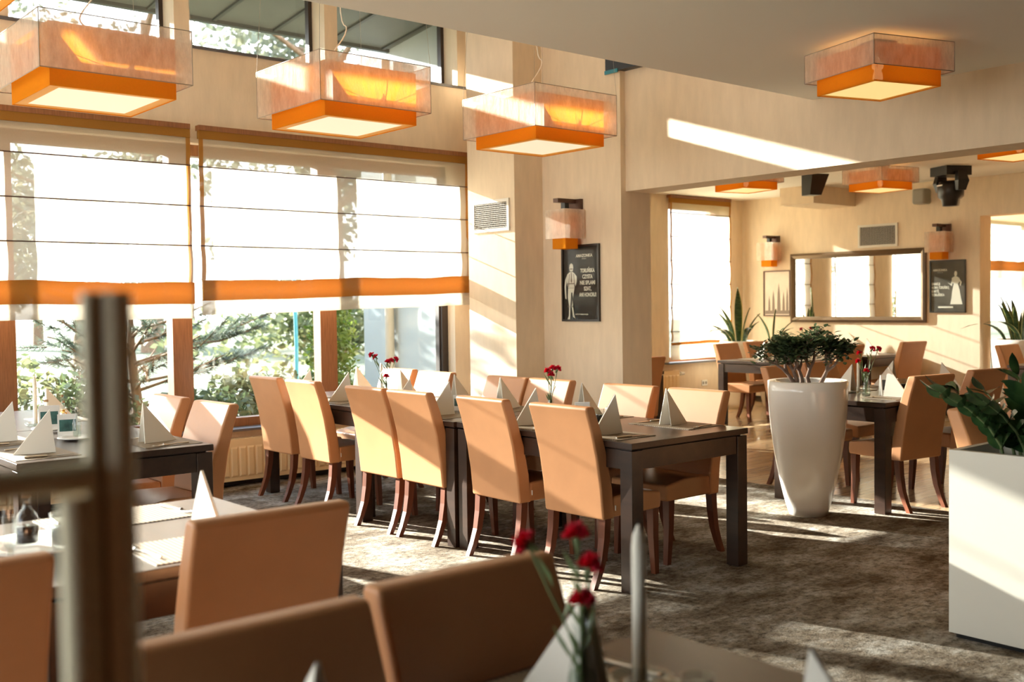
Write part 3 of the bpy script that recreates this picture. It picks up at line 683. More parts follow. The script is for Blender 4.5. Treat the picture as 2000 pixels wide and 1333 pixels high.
blind('roman_blind', 'sheer roman blind of the far window next to the pier, seen in the mirror', 'sheer roman blinds', 7.26, 8.44, 9.52, 2.87, (2.64, 2.32, 2.0, 1.68, 1.36, 1.04), (.90, .86), .66)
blind('roman_blind', 'sheer roman blind glimpsed through the doorway at the right edge', 'sheer roman blinds', 18.3, 22.1, 9.5, 3.3, (2.95, 2.62), (2.14, 1.95), 1.80)

# ------------------------------------------------------------------ lamps
def shade_lamp(name, label, loc, rotz, ow, oh, iw, ibot, itop, kind):
    """origin at bottom of outer box; square organza box around an orange shade"""
    t = thing(name, label, 'lamp', loc, rotz, {'p': 'square pendant lamps', 'c': 'square ceiling lamps', 'w': 'orange wall sconces'}[kind]); a = ow/2; c = iw/2
    q = MB()
    for k in range(4):
        an = k*PI/2; ca, sa = math.cos(an), math.sin(an); f = lambda x, y, z: (x*ca-y*sa, x*sa+y*ca, z)
        q.add([f(-a, -a, 0), f(a, -a, 0), f(a, -a, oh), f(-a, -a, oh)], [(0, 1, 2, 3)])
    obj('organza_shade', q, ORGANZA, t)
    q = MB(); r = .0025
    for z in (0, oh):
        for k in range(4):
            p = [(-a, -a, z), (a, -a, z), (a, a, z), (-a, a, z)]; q.tube([p[k], p[(k+1) % 4]], r, 5)
    for p in ((-a, -a), (a, -a), (a, a), (-a, a)): q.tube([(*p, 0), (*p, oh)], r, 5)
    obj('wire_frame', q, WIRE, t)
    q = MB()
    for k in range(4):
        an = k*PI/2; ca, sa = math.cos(an), math.sin(an); f = lambda x, y, z: (x*ca-y*sa, x*sa+y*ca, z)
        q.add([f(-c, -c, ibot), f(c, -c, ibot), f(c, -c, itop), f(-c, -c, itop)], [(0, 1, 2, 3)])
        if ibot < 0: q.add([f(-c, -c, ibot), f(c, -c, ibot), f(c-.002, -c+.002, ibot-.001), f(-c+.002, -c+.002, ibot-.001)], [(0, 1, 2, 3)])
    inner = obj('orange_shade', q, ORANGE, t)
    if kind != 'w':
        rim = .057 if kind == 'p' else .025; e = c-.003
        q = MB(); z = ibot+.004
        q.box(-e, e, -e, -e+rim, z, z+.003); q.box(-e, e, e-rim, e, z, z+.003); q.box(-e, -e+rim, -e+rim, e-rim, z, z+.003); q.box(e-rim, e, -e+rim, e-rim, z, z+.003); obj('bottom_rim', q, ORIM, inner)
        obj('diffuser', MB().box(-e+rim, e-rim, -e+rim, e-rim, z+.001, z+.004), DIFF if kind == 'p' else DIFFW, inner)
    zc = ibot+.62*(itop-ibot)
    q = MB(); q.tube([(-c, -c, zc), (c, c, zc)], .0022, 5); q.tube([(-c, c, zc), (c, -c, zc)], .0022, 5); obj('cross_wire', q, WIRE, t)
    q = MB().lathe([(0, -.085), (.018, -.082), (.028, -.06), (.026, -.035), (.018, -.01), (.03, .0), (.032, .02), (.022, .035), (.012, .045), (.006, .07), (0, .072)], 14, (0, 0, zc))
    obj('bulb', q, BULBOFF if kind == 'p' else BULB, t)
    return t
for i, (x, y, wz, zt, lb) in enumerate([(1.949, 5.64, 2.59, 4.6, 'left square pendant lamp with orange shade before the upper left window'), (3.410, 5.57, 2.59, 4.6, 'middle square pendant lamp with orange inner shade, half sunlit'),
        (4.951, 5.52, 2.59, 4.6, 'right square pendant lamp with orange shade in front of the vent column'), (1.62, 7.1, 3.40, 4.6, 'square pendant lamp cut off at the top left corner')]):
    t = shade_lamp('pendant_lamp', lb, (x, y, wz), 0, .753, .276, .627, -.071, .238, 'p'); dz = zt-wz
    q = MB()
    for sx, sy in ((-1, -1), (1, -1), (1, 1), (-1, 1)): q.tube([(sx*.376, sy*.376, .276), (sx*.28, sy*.28, dz)], .0012, 4)
    obj('hanging_wire', q, WIRE, t)
    q = MB(); pts = [(0, 0, .12), (.02, .02, .28), (-.05, .03, .36), (.03, 0, .52), (.0, .02, .72), (.02, 0, dz)]
    pts = [Vector(p) for p in pts]; sm = []
    for k in range(len(pts)-1):
        p0, p1, p2, p3 = pts[max(k-1, 0)], pts[k], pts[k+1], pts[min(k+2, len(pts)-1)]
        for s in range(6):
            u = s/6; sm.append(.5*((2*p1)+(p2-p0)*u+(2*p0-5*p1+4*p2-p3)*u*u+(3*p1-p0-3*p2+p3)*u**3))
    q.tube(sm+[pts[-1]], .004, 6); obj('cable', q, CABLE, t)
for x, y, z, rz, lb in ((5.345, 3.175, 2.655, -17, 'square orange ceiling lamp under the low ceiling at upper right'),
        (10.45, 6.18, 2.68, -12, 'square orange ceiling lamp in the far room above the mirror, middle one'),
        (9.2, 7.0, 2.68, -12, 'square orange ceiling lamp half hidden by the beam'), (9.0, 4.05, 2.68, -12, 'square orange ceiling lamp at the right edge in the far room')):
    far = x > 7; t = shade_lamp('ceiling_lamp', lb, (x, y, z), math.radians(rz), .55, .155, .455, -.075, .13, 'c')
    top = (2.885 if far else 2.845)-z
    q = MB(); q.tube([(0, 0, .1), (0, 0, top-.03)], .008, 8); q.box(-.07, .07, -.07, .07, top-.03, top); obj('ceiling_rose', q, BRONZE, t)
def sconce(label, loc):
    """wall at local +x face; origin at wall, centre bottom of the outer shade"""
    t = thing('wall_sconce', label, 'sconce', loc, 0, 'orange wall sconces')
    b_ = MB(); b_.box(-.24, -.005, -.03, .03, .31, .345); b_.box(-.03, -.0005, -.09, .09, .245, .345); obj('bracket', b_, BRONZE, t)
    obj('bulb_socket', MB().box(-.155, -.105, -.025, .025, .255, .31), BLACK, t)
    def four(x0, x1, w2, z0, z1):
        q = MB(); q.add([(x0, -w2, z0), (x0, w2, z0), (x0, w2, z1), (x0, -w2, z1), (x1, -w2, z0), (x1, w2, z0), (x1, w2, z1), (x1, -w2, z1)], [(0, 1, 2, 3), (0, 3, 7, 4), (1, 5, 6, 2), (4, 7, 6, 5)]); return q
    obj('organza_shade', four(-.25, -.02, .125, 0, .25), ORGANZA, t); obj('orange_shade', four(-.205, -.06, .082, -.085, .23), ORANGE, t)
    obj('bulb', MB().lathe([(0, -.05), (.02, -.045), (.028, -.02), (.02, .02), (.01, .05), (0, .05)], 12, (-.13, 0, .15)), BULBW, t); return t
sconce('orange wall sconce above the tall poster on the pier', (6.426, 6.705, 1.995))
sconce('orange wall sconce above the small picture left of the mirror', (12.5, 9.02, 2.0)); sconce('orange wall sconce right of the mirror above the second poster', (12.5, 6.53, 2.0))

# ------------------------------------------------------------------ wall items (local x right, y up, z out of the wall, facing -x)
WF = Matrix(((0, 0, -1), (-1, 0, 0), (0, 1, 0)))
def wall_thing(name, label, cat, x, y, z, group=None):
    t = thing(name, label, cat, (x, y, z), 0, group); t.rotation_euler = WF.to_euler(); return t
def frame(t, w_, h_, fwid, depth, m_, nm='frame'):
    a, b_ = w_/2, h_/2; q = MB()
    q.box(-a, a, -b_, -b_+fwid, 0.0005, depth); q.box(-a, a, b_-fwid, b_, 0.0005, depth); q.box(-a, -a+fwid, -b_+fwid, b_-fwid, 0.0005, depth); q.box(a-fwid, a, -b_+fwid, b_-fwid, 0.0005, depth); return obj(nm, q, m_, t)
def letters(t, s, size, x, y, width=None, m_=INK, z=.0125):
    me = text_mesh(s, size, width); o = obj('lettering', me, m_, t, (x, y, z)); return o
def poly(mb, pts, z, th=.0006):
    n = len(pts); mb.add([(x, y, z) for x, y in pts]+[(x, y, z+th) for x, y in pts], [tuple(range(n, 2*n))]+[(i, (i+1) % n, (i+1) % n+n, i+n) for i in range(n)])
t = wall_thing('framed_poster', 'tall dark framed poster with white lettering on the pier below the sconce', 'poster', 6.426, 6.645, 1.615)
frame(t, .465, .665, .018, .022, BLKFR); obj('print', MB().box(-.215, .215, -.315, .315, .002, .010), POSTER, t); obj('glazing', MB().box(-.215, .215, -.315, .315, .0145, .016), PGLASS, t)
letters(t, 'AMAZONKA', .036, .045, .235, .205, z=.0105); letters(t, '* * * *', .02, .045, .205, z=.0105)
for i, (s, wd) in enumerate([('TORUŃSKA', .175), ('CZYSTA', .125), ('NIE SPLAMI', .185), ('SZAT,', .09), ('ANI HONORU!', .21)]): letters(t, s, .047, .085, .105-i*.052, wd, z=.0105)
letters(t, 'hotel restauracja', .018, .0, -.27, .18, z=.0105)
q = MB(); X = lambda L: [(x*.94-.115, y-.03) for x, y in L]
poly(q, X([(-.02, .135), (-.028, .165), (-.02, .195), (.0, .205), (.02, .195), (.026, .165), (.018, .135)]), .0105)
poly(q, X([(-.018, .13), (-.055, .11), (-.06, .04), (-.045, -.01), (.04, -.01), (.055, .04), (.05, .11), (.016, .13)]), .0105)
poly(q, X([(-.058, .105), (-.085, .06), (-.095, .0), (-.085, -.10), (-.07, -.11), (-.075, .0), (-.062, .05)]), .0105)
poly(q, X([(.052, .105), (.07, .09), (.072, .05), (.055, .0), (.05, .05)]), .0105)
poly(q, X([(-.045, -.012), (-.052, -.09), (-.035, -.17), (-.04, -.255), (-.06, -.285), (-.025, -.285), (-.018, -.17), (-.005, -.05), (.008, -.05), (.018, -.17), (.03, -.245), (.052, -.28), (.015, -.262), (.0, -.17), (.04, -.012)][:15]), .0105)
obj('printed_figure', q, INK, t); q = MB()
poly(q, X([(-.004, .125), (.006, .125), (.010, .05), (.0, .03), (-.010, .05)]), .0112); poly(q, X([(-.05, .03), (.045, .03), (.045, .022), (-.05, .022)]), .0112); poly(q, X([(-.02, .160), (.018, .160), (.014, .150), (-.016, .150)]), .0112)
poly(q, X([(-.03, .11), (-.022, .11), (-.035, .0), (-.045, .0)]), .0112); poly(q, X([(.028, .11), (.036, .11), (.046, .0), (.038, .0)]), .0112); poly(q, X([(-.05, -.165), (-.03, -.165), (-.032, -.18), (-.048, -.18)]), .0112); poly(q, X([(.006, -.165), (.02, -.165), (.021, -.18), (.008, -.18)]), .0112)
obj('figure_shading', q, INKD, t)
t = wall_thing('framed_poster', 'smaller brown framed poster with a white gowned figure right of the mirror', 'poster', 12.5, 6.485, 1.585)
frame(t, .46, .645, .016, .022, BLKFR); obj('print', MB().box(-.215, .215, -.307, .307, .002, .010), POSTER2, t); obj('glazing', MB().box(-.215, .215, -.307, .307, .0145, .016), PGLASS, t)
letters(t, 'AMAZONKA', .036, -.095, .20, .185, z=.0105); letters(t, '* * * *', .022, -.095, .165, .07, z=.0105)
for i, (s, wd, x) in enumerate([('SMAKUJ', .105, -.15), ('NOWĄ TORUŃSKĄ', .225, -.09), ('KARTĘ', .095, -.155), ('TORUŃSKA', .165, -.12)]): letters(t, s, .043, x, .03-i*.045, wd, z=.0105)
obj('caption_strip', MB().box(-.12, .07, -.265, -.245, .010, .0108), INK, t)
q = MB(); X = lambda L: [(x+.105, y) for x, y in L]
poly(q, X([(-.012, .12), (-.02, .15), (-.012, .18), (.008, .185), (.018, .16), (.012, .125)]), .0105)
poly(q, X([(-.015, .12), (-.05, .10), (-.05, .06), (-.028, .03), (.028, .03), (.05, .06), (.045, .10), (.012, .12)]), .0105)
poly(q, X([(-.048, .085), (-.06, .03), (-.095, .035), (-.10, .045), (-.05, .0), (-.035, .06)]), .0105); poly(q, X([(.046, .09), (.075, .05), (.06, .0), (.05, .02), (.055, .05), (.04, .07)]), .0105)
poly(q, X([(-.026, .03), (-.045, -.06), (-.055, -.15), (-.07, -.22), (.085, -.22), (.065, -.14), (.05, -.05), (.026, .03)]), .0105); obj('printed_figure', q, INK, t)
t = wall_thing('framed_picture', 'small framed sepia picture left of the mirror', 'picture', 12.5, 8.98, 1.54)
frame(t, .45, .64, .016, .022, BRONZE); obj('print', MB().box(-.21, .21, -.305, .305, .002, .010), PAPER, t); q = MB()
for x, h_, w_ in ((-.13, .22, .02), (-.06, .30, .024), (.03, .40, .03), (.11, .28, .022), (.17, .34, .02)): poly(q, [(x-w_, -.25), (x+w_, -.25), (x+w_*.7, -.25+h_*.6), (x, -.25+h_), (x-w_*.7, -.25+h_*.6)], .0105)
poly(q, [(-.2, -.29), (.2, -.29), (.2, -.24), (-.2, -.24)], .0104); obj('printed_spires', q, INKD, t)
t = wall_thing('wall_mirror', 'long brown framed mirror reflecting the far windows', 'mirror', 12.5, 7.752, 1.608)
q = MB(); a, b_ = .993, .468
for s, (ax, bx) in enumerate((((-a, -b_), (a, -b_)), ((a, -b_), (a, b_)), ((a, b_), (-a, b_)), ((-a, b_), (-a, -b_)))):
    ins = lambda p, k: (p[0]-math.copysign(k, p[0]), p[1]-math.copysign(k, p[1]))
    R = [[(*ins(p, k), z) for k, z in ((0, .001), (0, .03), (.03, .045), (.065, .03), (.075, .012), (.075, .001))] for p in (ax, bx)]; q.loft(R, False, smooth=False)
obj('frame', q, MFRAME, t); obj('mirror_glass', MB().box(-a+.07, a-.07, -b_+.07, b_-.07, .002, .011), MIRROR, t)
def vent(label, x, y, z, w_, h_):
    t = wall_thing('air_vent', label, 'vent', x, y, z, 'white air vents'); frame(t, w_, h_, .028, .018, VENTW); a, b_ = w_/2-.028, h_/2-.028
    obj('duct_shade', MB().box(-a, a, -b_, b_, .0005, .002), VENTD, t); q = MB()  # near-black plate paints the shade inside the vent
    n = 13
    for i in range(n): zz = -b_+2*b_*(i+.5)/n; q.box(-a, a, zz-.0022, zz+.0022, .010, .015)
    n = 22
    for i in range(n): xx = -a+2*a*(i+.5)/n; q.box(xx-.0016, xx+.0016, -b_, b_, .006, .010)
    obj('grille', q, GRILLE, t)
vent('white air vent on the sunlit column above the long table', 6.093, 7.457, 2.238, .52, .285); vent('white air vent above the mirror in the far room', 12.5, 7.425, 2.26, .56, .295)
t = wall_thing('wall_socket', 'cream double wall socket under the far window', 'socket', 11.62, 9.58, .305); t.rotation_euler = (PI/2, 0, 0)
obj('plate', rbox(-.06, .06, -.04, .04, .0, .012, .004, 2), CARDW, t)
q = MB()
for x in (-.028, .028): q.lathe([(.02, .012), (.018, .0125), (.0, .0125)], 14, (x, 0, 0.0005))
obj('socket_face', q, GREYPL, t)
# radiators
def radiator(label, x0, x1, yb, z0, z1, fins):
    t = thing('panel_radiator', label, 'radiator', ((x0+x1)/2, yb, z0), 0, 'cream panel radiators'); a = (x1-x0)/2; h = z1-z0
    q = MB(); q.box(-a, a, -.10, -.088, 0, h-.02); q.box(-a, a, -.03, -.018, 0, h-.02); q.box(-a-.004, -a, -.10, -.01, 0, h); q.box(a, a+.004, -.10, -.01, 0, h)
    obj('body', q, RADI, t); q = MB(); n = fins
    for i in range(n):
        x = -a+2*a*(i+.5)/n; w_ = 2*a/n*.28
        q.add([(x-w_*1.5, -.1001, .03), (x+w_*1.5, -.1001, .03), (x+w_, -.109, .045), (x-w_, -.109, .045), (x-w_*1.5, -.1001, h-.06), (x+w_*1.5, -.1001, h-.06), (x+w_, -.109, h-.075), (x-w_, -.109, h-.075)],
            [(0, 1, 2, 3), (3, 2, 6, 7), (7, 6, 5, 4), (0, 3, 7, 4), (1, 5, 6, 2)])
    obj('fins', q, RADI, t); q = MB(); q.box(-a, a, -.10, -.01, h-.02, h)
    for i in range(int(a*40)): x = -a+.02+i*.05; q.box(x, x+.012, -.09, -.02, h, h+.003)
    obj('top_grille', q, RADI, t)
    q = MB(); q.box(-a+.1, -a+.14, -.02, 0, h*.3, h*.8); q.box(a-.14, a-.1, -.02, 0, h*.3, h*.8); obj('wall_bracket', q, SKIRT, t); return t
radiator('long cream panel radiator under the main window behind the long table', 3.45, 5.9, 8.02, .05, .385, 34); radiator('cream panel radiator under the main window behind the left window table', 1.5, 3.36, 8.02, .05, .385, 26)
t = radiator('cream panel radiator under the far window near the pier', 9.6, 10.95, 9.55, .14, .52, 18)
q = MB(); q.tube([(.68, -.06, .33), (.74, -.06, .33)], .016, 10); q.tube([(.73, -.06, .33), (.81, -.06, .33)], [.026, .022], 12); o_ = obj('thermostat_knob', q, CARDW, t)
# loudspeakers and stage light
t = thing('loudspeaker', 'black loudspeaker hanging under the far ceiling', 'loudspeaker', (10.2, 6.82, 2.885), math.radians(-20))
q = MB(); R = []
for z, a, b_, dx in ((-.06, .11, .10, 0), (-.29, .075, .075, -.05)): R.append([(dx-a, -b_, z), (dx+a, -b_, z), (dx+a, b_, z), (dx-a, b_, z)])
q.loft(R[::-1], True, smooth=False); obj('cabinet', q, BLACK, t); q = MB(); q.tube([(0, 0, -.07), (0, 0, -.0005)], .012, 8); q.box(-.04, .04, -.04, .04, -.008, -.0005); obj('bracket', q, BLACK, t)
obj('driver_ring', MB().lathe([(.045, -.292), (.03, -.288), (.0, -.29)], 16, (-.05, 0, 0)), SILVER, t)
t = thing('loudspeaker', 'small grey loudspeaker on the far wall left of the stage light', 'loudspeaker', (12.5, 6.745, 2.70), 0)
obj('cabinet', rbox(-.24, -.06, -.085, .085, -.10, .09, .03, 3), GREYPL, t); obj('bracket', MB().tube([(-.1, 0, .05), (-.05, 0, .09), (-.0005, 0, .09)], .012, 8), BLACK, t)
t = thing('stage_light', 'black moving head stage light hanging from the far ceiling', 'stage light', (11.3, 5.83, 2.885), math.radians(-25))
q = MB(); q.box(-.16, .16, -.14, .14, -.10, -.0005); obj('base', q, BLACK, t)
for s in (-1, 1):
    q = MB(); q.loft([[(-.05, s*.16-.025, -.06), (.05, s*.16-.025, -.06), (.05, s*.16+.025, -.06), (-.05, s*.16+.025, -.06)], [(-.07, s*.185-.03, -.17), (.07, s*.185-.03, -.17), (.07, s*.185+.03, -.17), (-.07, s*.185+.03, -.17)], [(-.05, s*.165-.02, -.27), (.05, s*.165-.02, -.27), (.05, s*.165+.02, -.27), (-.05, s*.165+.02, -.27)]][::-1], True, smooth=False); obj('yoke_arm', q, BLACK, t)
q = MB(); q.lathe([(0, -.43), (.085, -.43), (.10, -.36), (.135, -.33), (.14, -.22), (.12, -.16), (0, -.15)], 18); obj('lamp_head', q, BLACK, t); obj('name_strip', MB().box(-.146, -.141, -.045, .045, -.215, -.2), CARDW, t)
q = MB(); q.tube([(-.02, .14, -.03), (0, .27, -.06), (.02, .29, -.12), (0, .18, -.16)], .007, 6); obj('power_cable', q, BLACK, t)

# ------------------------------------------------------------------ planters and indoor plants
def urn(name, label, loc, h, rt_, rb, group='tall round planters'):
    t = thing(name, label, 'planter', loc, 0, group); pr = []
    for k in range(15):
        u = k/14; pr.append((rb+(rt_-rb)*math.sin(u*PI/2)**.86 , h*u))
    pr = [(0, 0)]+pr+[(rt_, h), (rt_*.985, h+.003), (rt_*.80, h+.002), (rt_*.79, h-.01), (rt_*.75, h-.07)]
    obj('pot', MB().lathe(pr, 56), CERAMIC, t); obj('soil', MB().lathe([(rt_*.77, h-.05), (0, h-.045)], 30), SOIL, t); return t
t = urn('round_planter', 'tall glossy cream round planter with a jade tree beside the long table', (6.11, 4.15, 0), .90, .262, .125)
def leaf_oval(mb, p, d, n, L, W, mi=None, bend=.15, seg=4):
    d = d.normalized(); s = d.cross(n).normalized(); nn = s.cross(d).normalized(); V = []
    for i in range(seg+1):
        u = i/seg; w_ = W*math.sin(PI*min(1, u*.92+.08))**.75*(1 if u < 1 else .05); c = p+d*(L*u)-nn*(bend*L*u*u)
        V += [c-s*w_/2+nn*w_*.12, c, c+s*w_/2+nn*w_*.12]
    F = []
    for i in range(seg): a = 3*i; F += [(a, a+1, a+4, a+3), (a+1, a+2, a+5, a+4)]
    mb.add(V, F, mi, True)
def jade(loc):
    r_ = random.Random(3); st = MB(); lf = MB()
    t = thing('jade_tree', 'jade plant with thick branching stems and dark leaves in the tall round planter', 'plant', loc)
    def grow(p, d, L, rad, dep):
        e = p+d*L; mid = p+d*L*.5+Vector((r_.uniform(-.015, .015), r_.uniform(-.015, .015), .004)); st.tube([p, mid, e], [rad, rad*.85, rad*.7], 7)
        if dep <= 2:
            for k in range(9 if dep == 0 else 5):
                q_ = p+d*L*r_.uniform(.2, 1.1)+Vector((r_.uniform(-.04, .04), r_.uniform(-.04, .04), r_.uniform(-.05, .025))); an = r_.uniform(0, 2*PI)
                dd = Vector((math.cos(an), math.sin(an), r_.uniform(-.3, .9))); leaf_oval(lf, q_, dd, Vector((r_.uniform(-.4, .4), r_.uniform(-.4, .4), 1)), r_.uniform(.032, .055), r_.uniform(.018, .028), None, .1, 3)
        if dep:
            for k in range(3 if dep > 2 else r_.choice((2, 3))):
                an = r_.uniform(0, 2*PI); sp = .6 if dep > 2 else .5
                nd = (d+Vector((math.cos(an)*sp, math.sin(an)*sp, r_.uniform(.0, .35)))).normalized(); grow(e, nd, L*r_.uniform(.66, .86), rad*.66, dep-1)
    for (x, y, dx, dy) in ((-.055, .04, -.5, .42), (-.03, .02, .05, .25), (.065, -.045, .35, -.25), (-.05, .05, -.3, .0), (.02, .0, .1, .05)):
        grow(Vector((x, y, 0)), Vector((dx, dy, .85)).normalized(), .115, .017, 4)
    obj('stems', st, BARK, t); obj('foliage', lf, LEAFJ, t); return t
jade((6.11, 4.15, .858))
# square planter
t = thing('square_planter', 'large white rectangular planter at the right edge', 'planter', (4.505, 1.50, 0))
obj('foot', MB().box(-.19, .19, -.70, .70, 0, .022), BLACK, t)
q = MB(); x0, x1, y0, y1 = -.21, .21, -.723, .723; i0 = .03
q.add([(x0, y0, .022), (x1, y0, .022), (x1, y1, .022), (x0, y1, .022), (x0, y0, .80), (x1, y0, .80), (x1, y1, .80), (x0, y1, .80),
    (x0+i0, y0+i0, .80), (x1-i0, y0+i0, .80), (x1-i0, y1-i0, .80), (x0+i0, y1-i0, .80), (x0+i0, y0+i0, .70), (x1-i0, y0+i0, .70), (x1-i0, y1-i0, .70), (x0+i0, y1-i0, .70)],
    [(0, 3, 2, 1), (0, 1, 5, 4), (1, 2, 6, 5), (2, 3, 7, 6), (3, 0, 4, 7), (4, 5, 9, 8), (5, 6, 10, 9), (6, 7, 11, 10), (7, 4, 8, 11), (8, 9, 13, 12), (9, 10, 14, 13), (10, 11, 15, 14), (11, 8, 12, 15)])
obj('box', q, PLWHITE, t); obj('soil', MB().box(x0+i0, x1-i0, y0+i0, y1-i0, .69, .735), SOIL, t)
def zz(loc, seed, n):
    r_ = random.Random(seed); st = MB(); lf = MB(); t = thing('zz_plant', 'glossy dark green plant with feathered stems in the white rectangular planter', 'plant', loc)
    for k in range(n):
        an = 2*PI*k/n+r_.uniform(-.3, .3); rr = r_.uniform(.02, .14); p0 = Vector((rr*math.cos(an), rr*math.sin(an)*1.6, 0)); out = Vector((math.cos(an), math.sin(an), 0)); L = r_.uniform(.26, .40); lean = r_.uniform(.25, .85)
        pts = [p0+out*(lean*L*u*u)+Vector((0, 0, L*(u-.18*lean*u*u))) for u in (0, .25, .5, .75, 1)]; st.tube(pts, [.008, .007, .006, .004, .002], 6)
        for j in range(6):
            u = .22+.78*j/5.5; q_ = p0+out*(lean*L*u*u)+Vector((0, 0, L*(u-.18*lean*u*u))); tg = (out*(2*lean*u)+Vector((0, 0, 1-.36*lean*u))).normalized(); side = tg.cross(out).normalized() if abs(tg.dot(out)) < .99 else Vector((0, 1, 0))
            for s in (-1, 1): leaf_oval(lf, q_, (side*s+tg*.75+Vector((0, 0, .1))), out*.8+Vector((-.5, -.3, .9)), r_.uniform(.10, .135), r_.uniform(.050, .066), None, .12, 5)
        leaf_oval(lf, pts[-1], tg, out, .1, .045, None, .1, 5)
    obj('stems', st, STEM, t); obj('foliage', lf, LEAFZ, t)
zz((4.47, 1.93, .735), 5, 15)
# far urns with snake plants
urn('round_planter', 'white round planter with snake plant by the far window', (11.62, 8.98, 0), .90, .25, .14); urn('round_planter', 'cream round planter in the far corner left of the mirror', (12.08, 8.75, 0), .88, .24, .14)
urn('round_planter', 'white sunlit round planter in the doorway at the right edge', (12.75, 5.72, 0), .94, .33, .17)
def snake(loc, seed, blades, label):
    r_ = random.Random(seed); t = thing('snake_plant', label, 'plant', loc); mb = MB(); E = []
    for (ox, oy, L, lx, ly, W) in blades:
        p0 = Vector((ox, oy, 0)); out = Vector((lx, ly, 0)); sd = Vector((-ly, lx, 0)); sd = sd.normalized() if sd.length > .01 else Vector((.7, -.7, 0)); sd = (sd+Vector((.55, -.45, 0))).normalized(); V = []; n = 9
        for i in range(n+1):
            u = i/n; w_ = W*(.55+.6*math.sin(min(1, u*1.15)*PI*.75))*(1-u**6) + .001; c = p0+out*(L*(u*u*.8+.2*u))+Vector((0, 0, L*(u-.45*out.length*u*u*u*(1.2 if out.length > .8 else .5)))); tw = r_.uniform(-.002, .002)
            nn = Vector((-sd.y, sd.x, 0))
            V += [c-sd*w_*.5+nn*.006, c-sd*w_*.36, c+nn*tw-nn*.008, c+sd*w_*.36, c+sd*w_*.5+nn*.006]; E += [1, 0, 0, 0, 1]
        mb.add(V, [(5*i+j, 5*i+j+1, 5*i+j+6, 5*i+j+5) for i in range(n) for j in range(4)], None, True)
    o = obj('sword_leaves', mb, SWORD, t); at = o.data.attributes.new('edge', 'FLOAT', 'POINT'); at.data.foreach_set('value', [float(x) for x in E]); return t
def ring(n, seed, L0, L1, W, lean):
    r_ = random.Random(seed); out = []
    for k in range(n):
        an = 2*PI*k/n+r_.uniform(-.4, .4); l = r_.uniform(.2, lean); out.append((.09*math.cos(an), .09*math.sin(an), r_.uniform(L0, L1), l*math.cos(an), l*math.sin(an), W*r_.uniform(.7, 1.1)))
    return out
snake((11.62, 8.98, .852), 1, [(.0, .0, .78, .02, .03, .115), (-.04, .05, .50, -.35, .3, .07), (-.05, .03, .56, -.28, .22, .065), (-.08, .06, .34, -.75, .6, .06), (.08, -.06, .46, .35, -.25, .07), (.05, -.02, .52, .2, -.1, .06), (-.1, .05, .60, -1.15, .55, .075), (-.08, .0, .46, -1.2, .1, .07), (.02, -.08, .36, .1, -.6, .06), (-.02, -.1, .42, -.5, -.7, .06)], 'variegated snake plant with a tall broad blade by the far window')
snake((12.08, 8.75, .832), 4, [(.0, .0, .50, .05, -.05, .06), (.03, -.04, .44, .5, -.5, .05), (-.03, .03, .46, -.2, .3, .05), (.05, -.05, .36, .8, -.7, .05), (.0, -.06, .42, .3, -.8, .05)], 'slender leaved plant in the far corner left of the mirror')
snake((12.75, 5.72, .892), 9, ring(13, 2, .38, .68, .07, .42)+[(-.15, .1, .5, -1.0, .6, .05), (-.1, -.05, .5, -.8, .5, .06)], 'dark green snake plant in the doorway planter at the right edge')

# ------------------------------------------------------------------ metal frame in the foreground
t = thing('metal_stand', 'blurred olive metal stand with a crossbar in the left foreground', 'stand', (.288, .81, 0))
q = MB(); q.tube([(.0035, 0, 0), (.0035, 0, 1.4535)], .0125, 20); obj('upright', q, OLIVE, t)
q = MB(); q.tube([(-.0165, 0, 0), (-.0165, 0, 1.4535)], .0058, 16); obj('upright', q, OLIVE, t)
q = MB(); q.box(-.0135, -.0055, -.004, .009, 0, 1.452); obj('recessed_web', q, OLIVED, t)
q = MB(); q.tube([(-.72, 0, 1.3155), (-.018, 0, 1.3155)], .0118, 18); obj('crossbar', q, OLIVE, t)
q = MB(); q.tube([(-.0315, -.004, 0), (-.0315, -.004, 1.302)], .0112, 18); obj('side_post', q, OLIVE, t)
q = MB(); q.box(-.25, .05, -.13, .13, 0, .012); obj('floor_plate', q, OLIVED, t)

# ------------------------------------------------------------------ outside
def cloud(mb, cen, rad, n, L, r_, flat=False, droop=0.):
    for k in range(n):
        while True:
            u = Vector((r_.uniform(-1, 1), r_.uniform(-1, 1), r_.uniform(-1, 1)))
            if .25 < u.length < 1: break
        p = Vector(cen)+Vector((u.x*rad[0], u.y*rad[1], u.z*rad[2])); d = Vector((r_.uniform(-1, 1), r_.uniform(-1, 1), r_.uniform(-.6, .8)-droop)).normalized(); s = d.orthogonal().normalized(); s.rotate(Matrix.Rotation(r_.uniform(0, 6.28), 3, d)); l = L*r_.uniform(.6, 1.2)
        mb.add([p, p+d*l*.5+s*l*.28, p+d*l, p+d*l*.5-s*l*.28], [(0, 1, 2, 3)])
def shrub(label, loc, rad, n, L, m_, seed, cat='shrub'):
    r_ = random.Random(seed); t = thing('garden_shrub', label, cat, (loc[0], loc[1], -.3), 0, 'garden shrubs'); mb = MB(); cz = loc[2]+.3
    for k in range(5): cloud(mb, (r_.uniform(-.5, .5)*rad[0], r_.uniform(-.4, .4)*rad[1], cz+r_.uniform(-.35, .3)*rad[2]), tuple(x*.75 for x in rad), n//5, L, r_)
    obj('foliage', mb, m_, t); st = MB()
    for k in range(6): st.tube([(r_.uniform(-.06, .06), r_.uniform(-.06, .06), 0), (r_.uniform(-.6, .6)*rad[0], r_.uniform(-.6, .6)*rad[1], cz)], [.012, .005], 5)
    obj('stems', st, TRUNK, t); return t
shrub('pale leafy shrub outside behind the left window table', (2.45, 9.7, .55), (.75, .5, .55), 1500, .10, SHRUBL, 11)
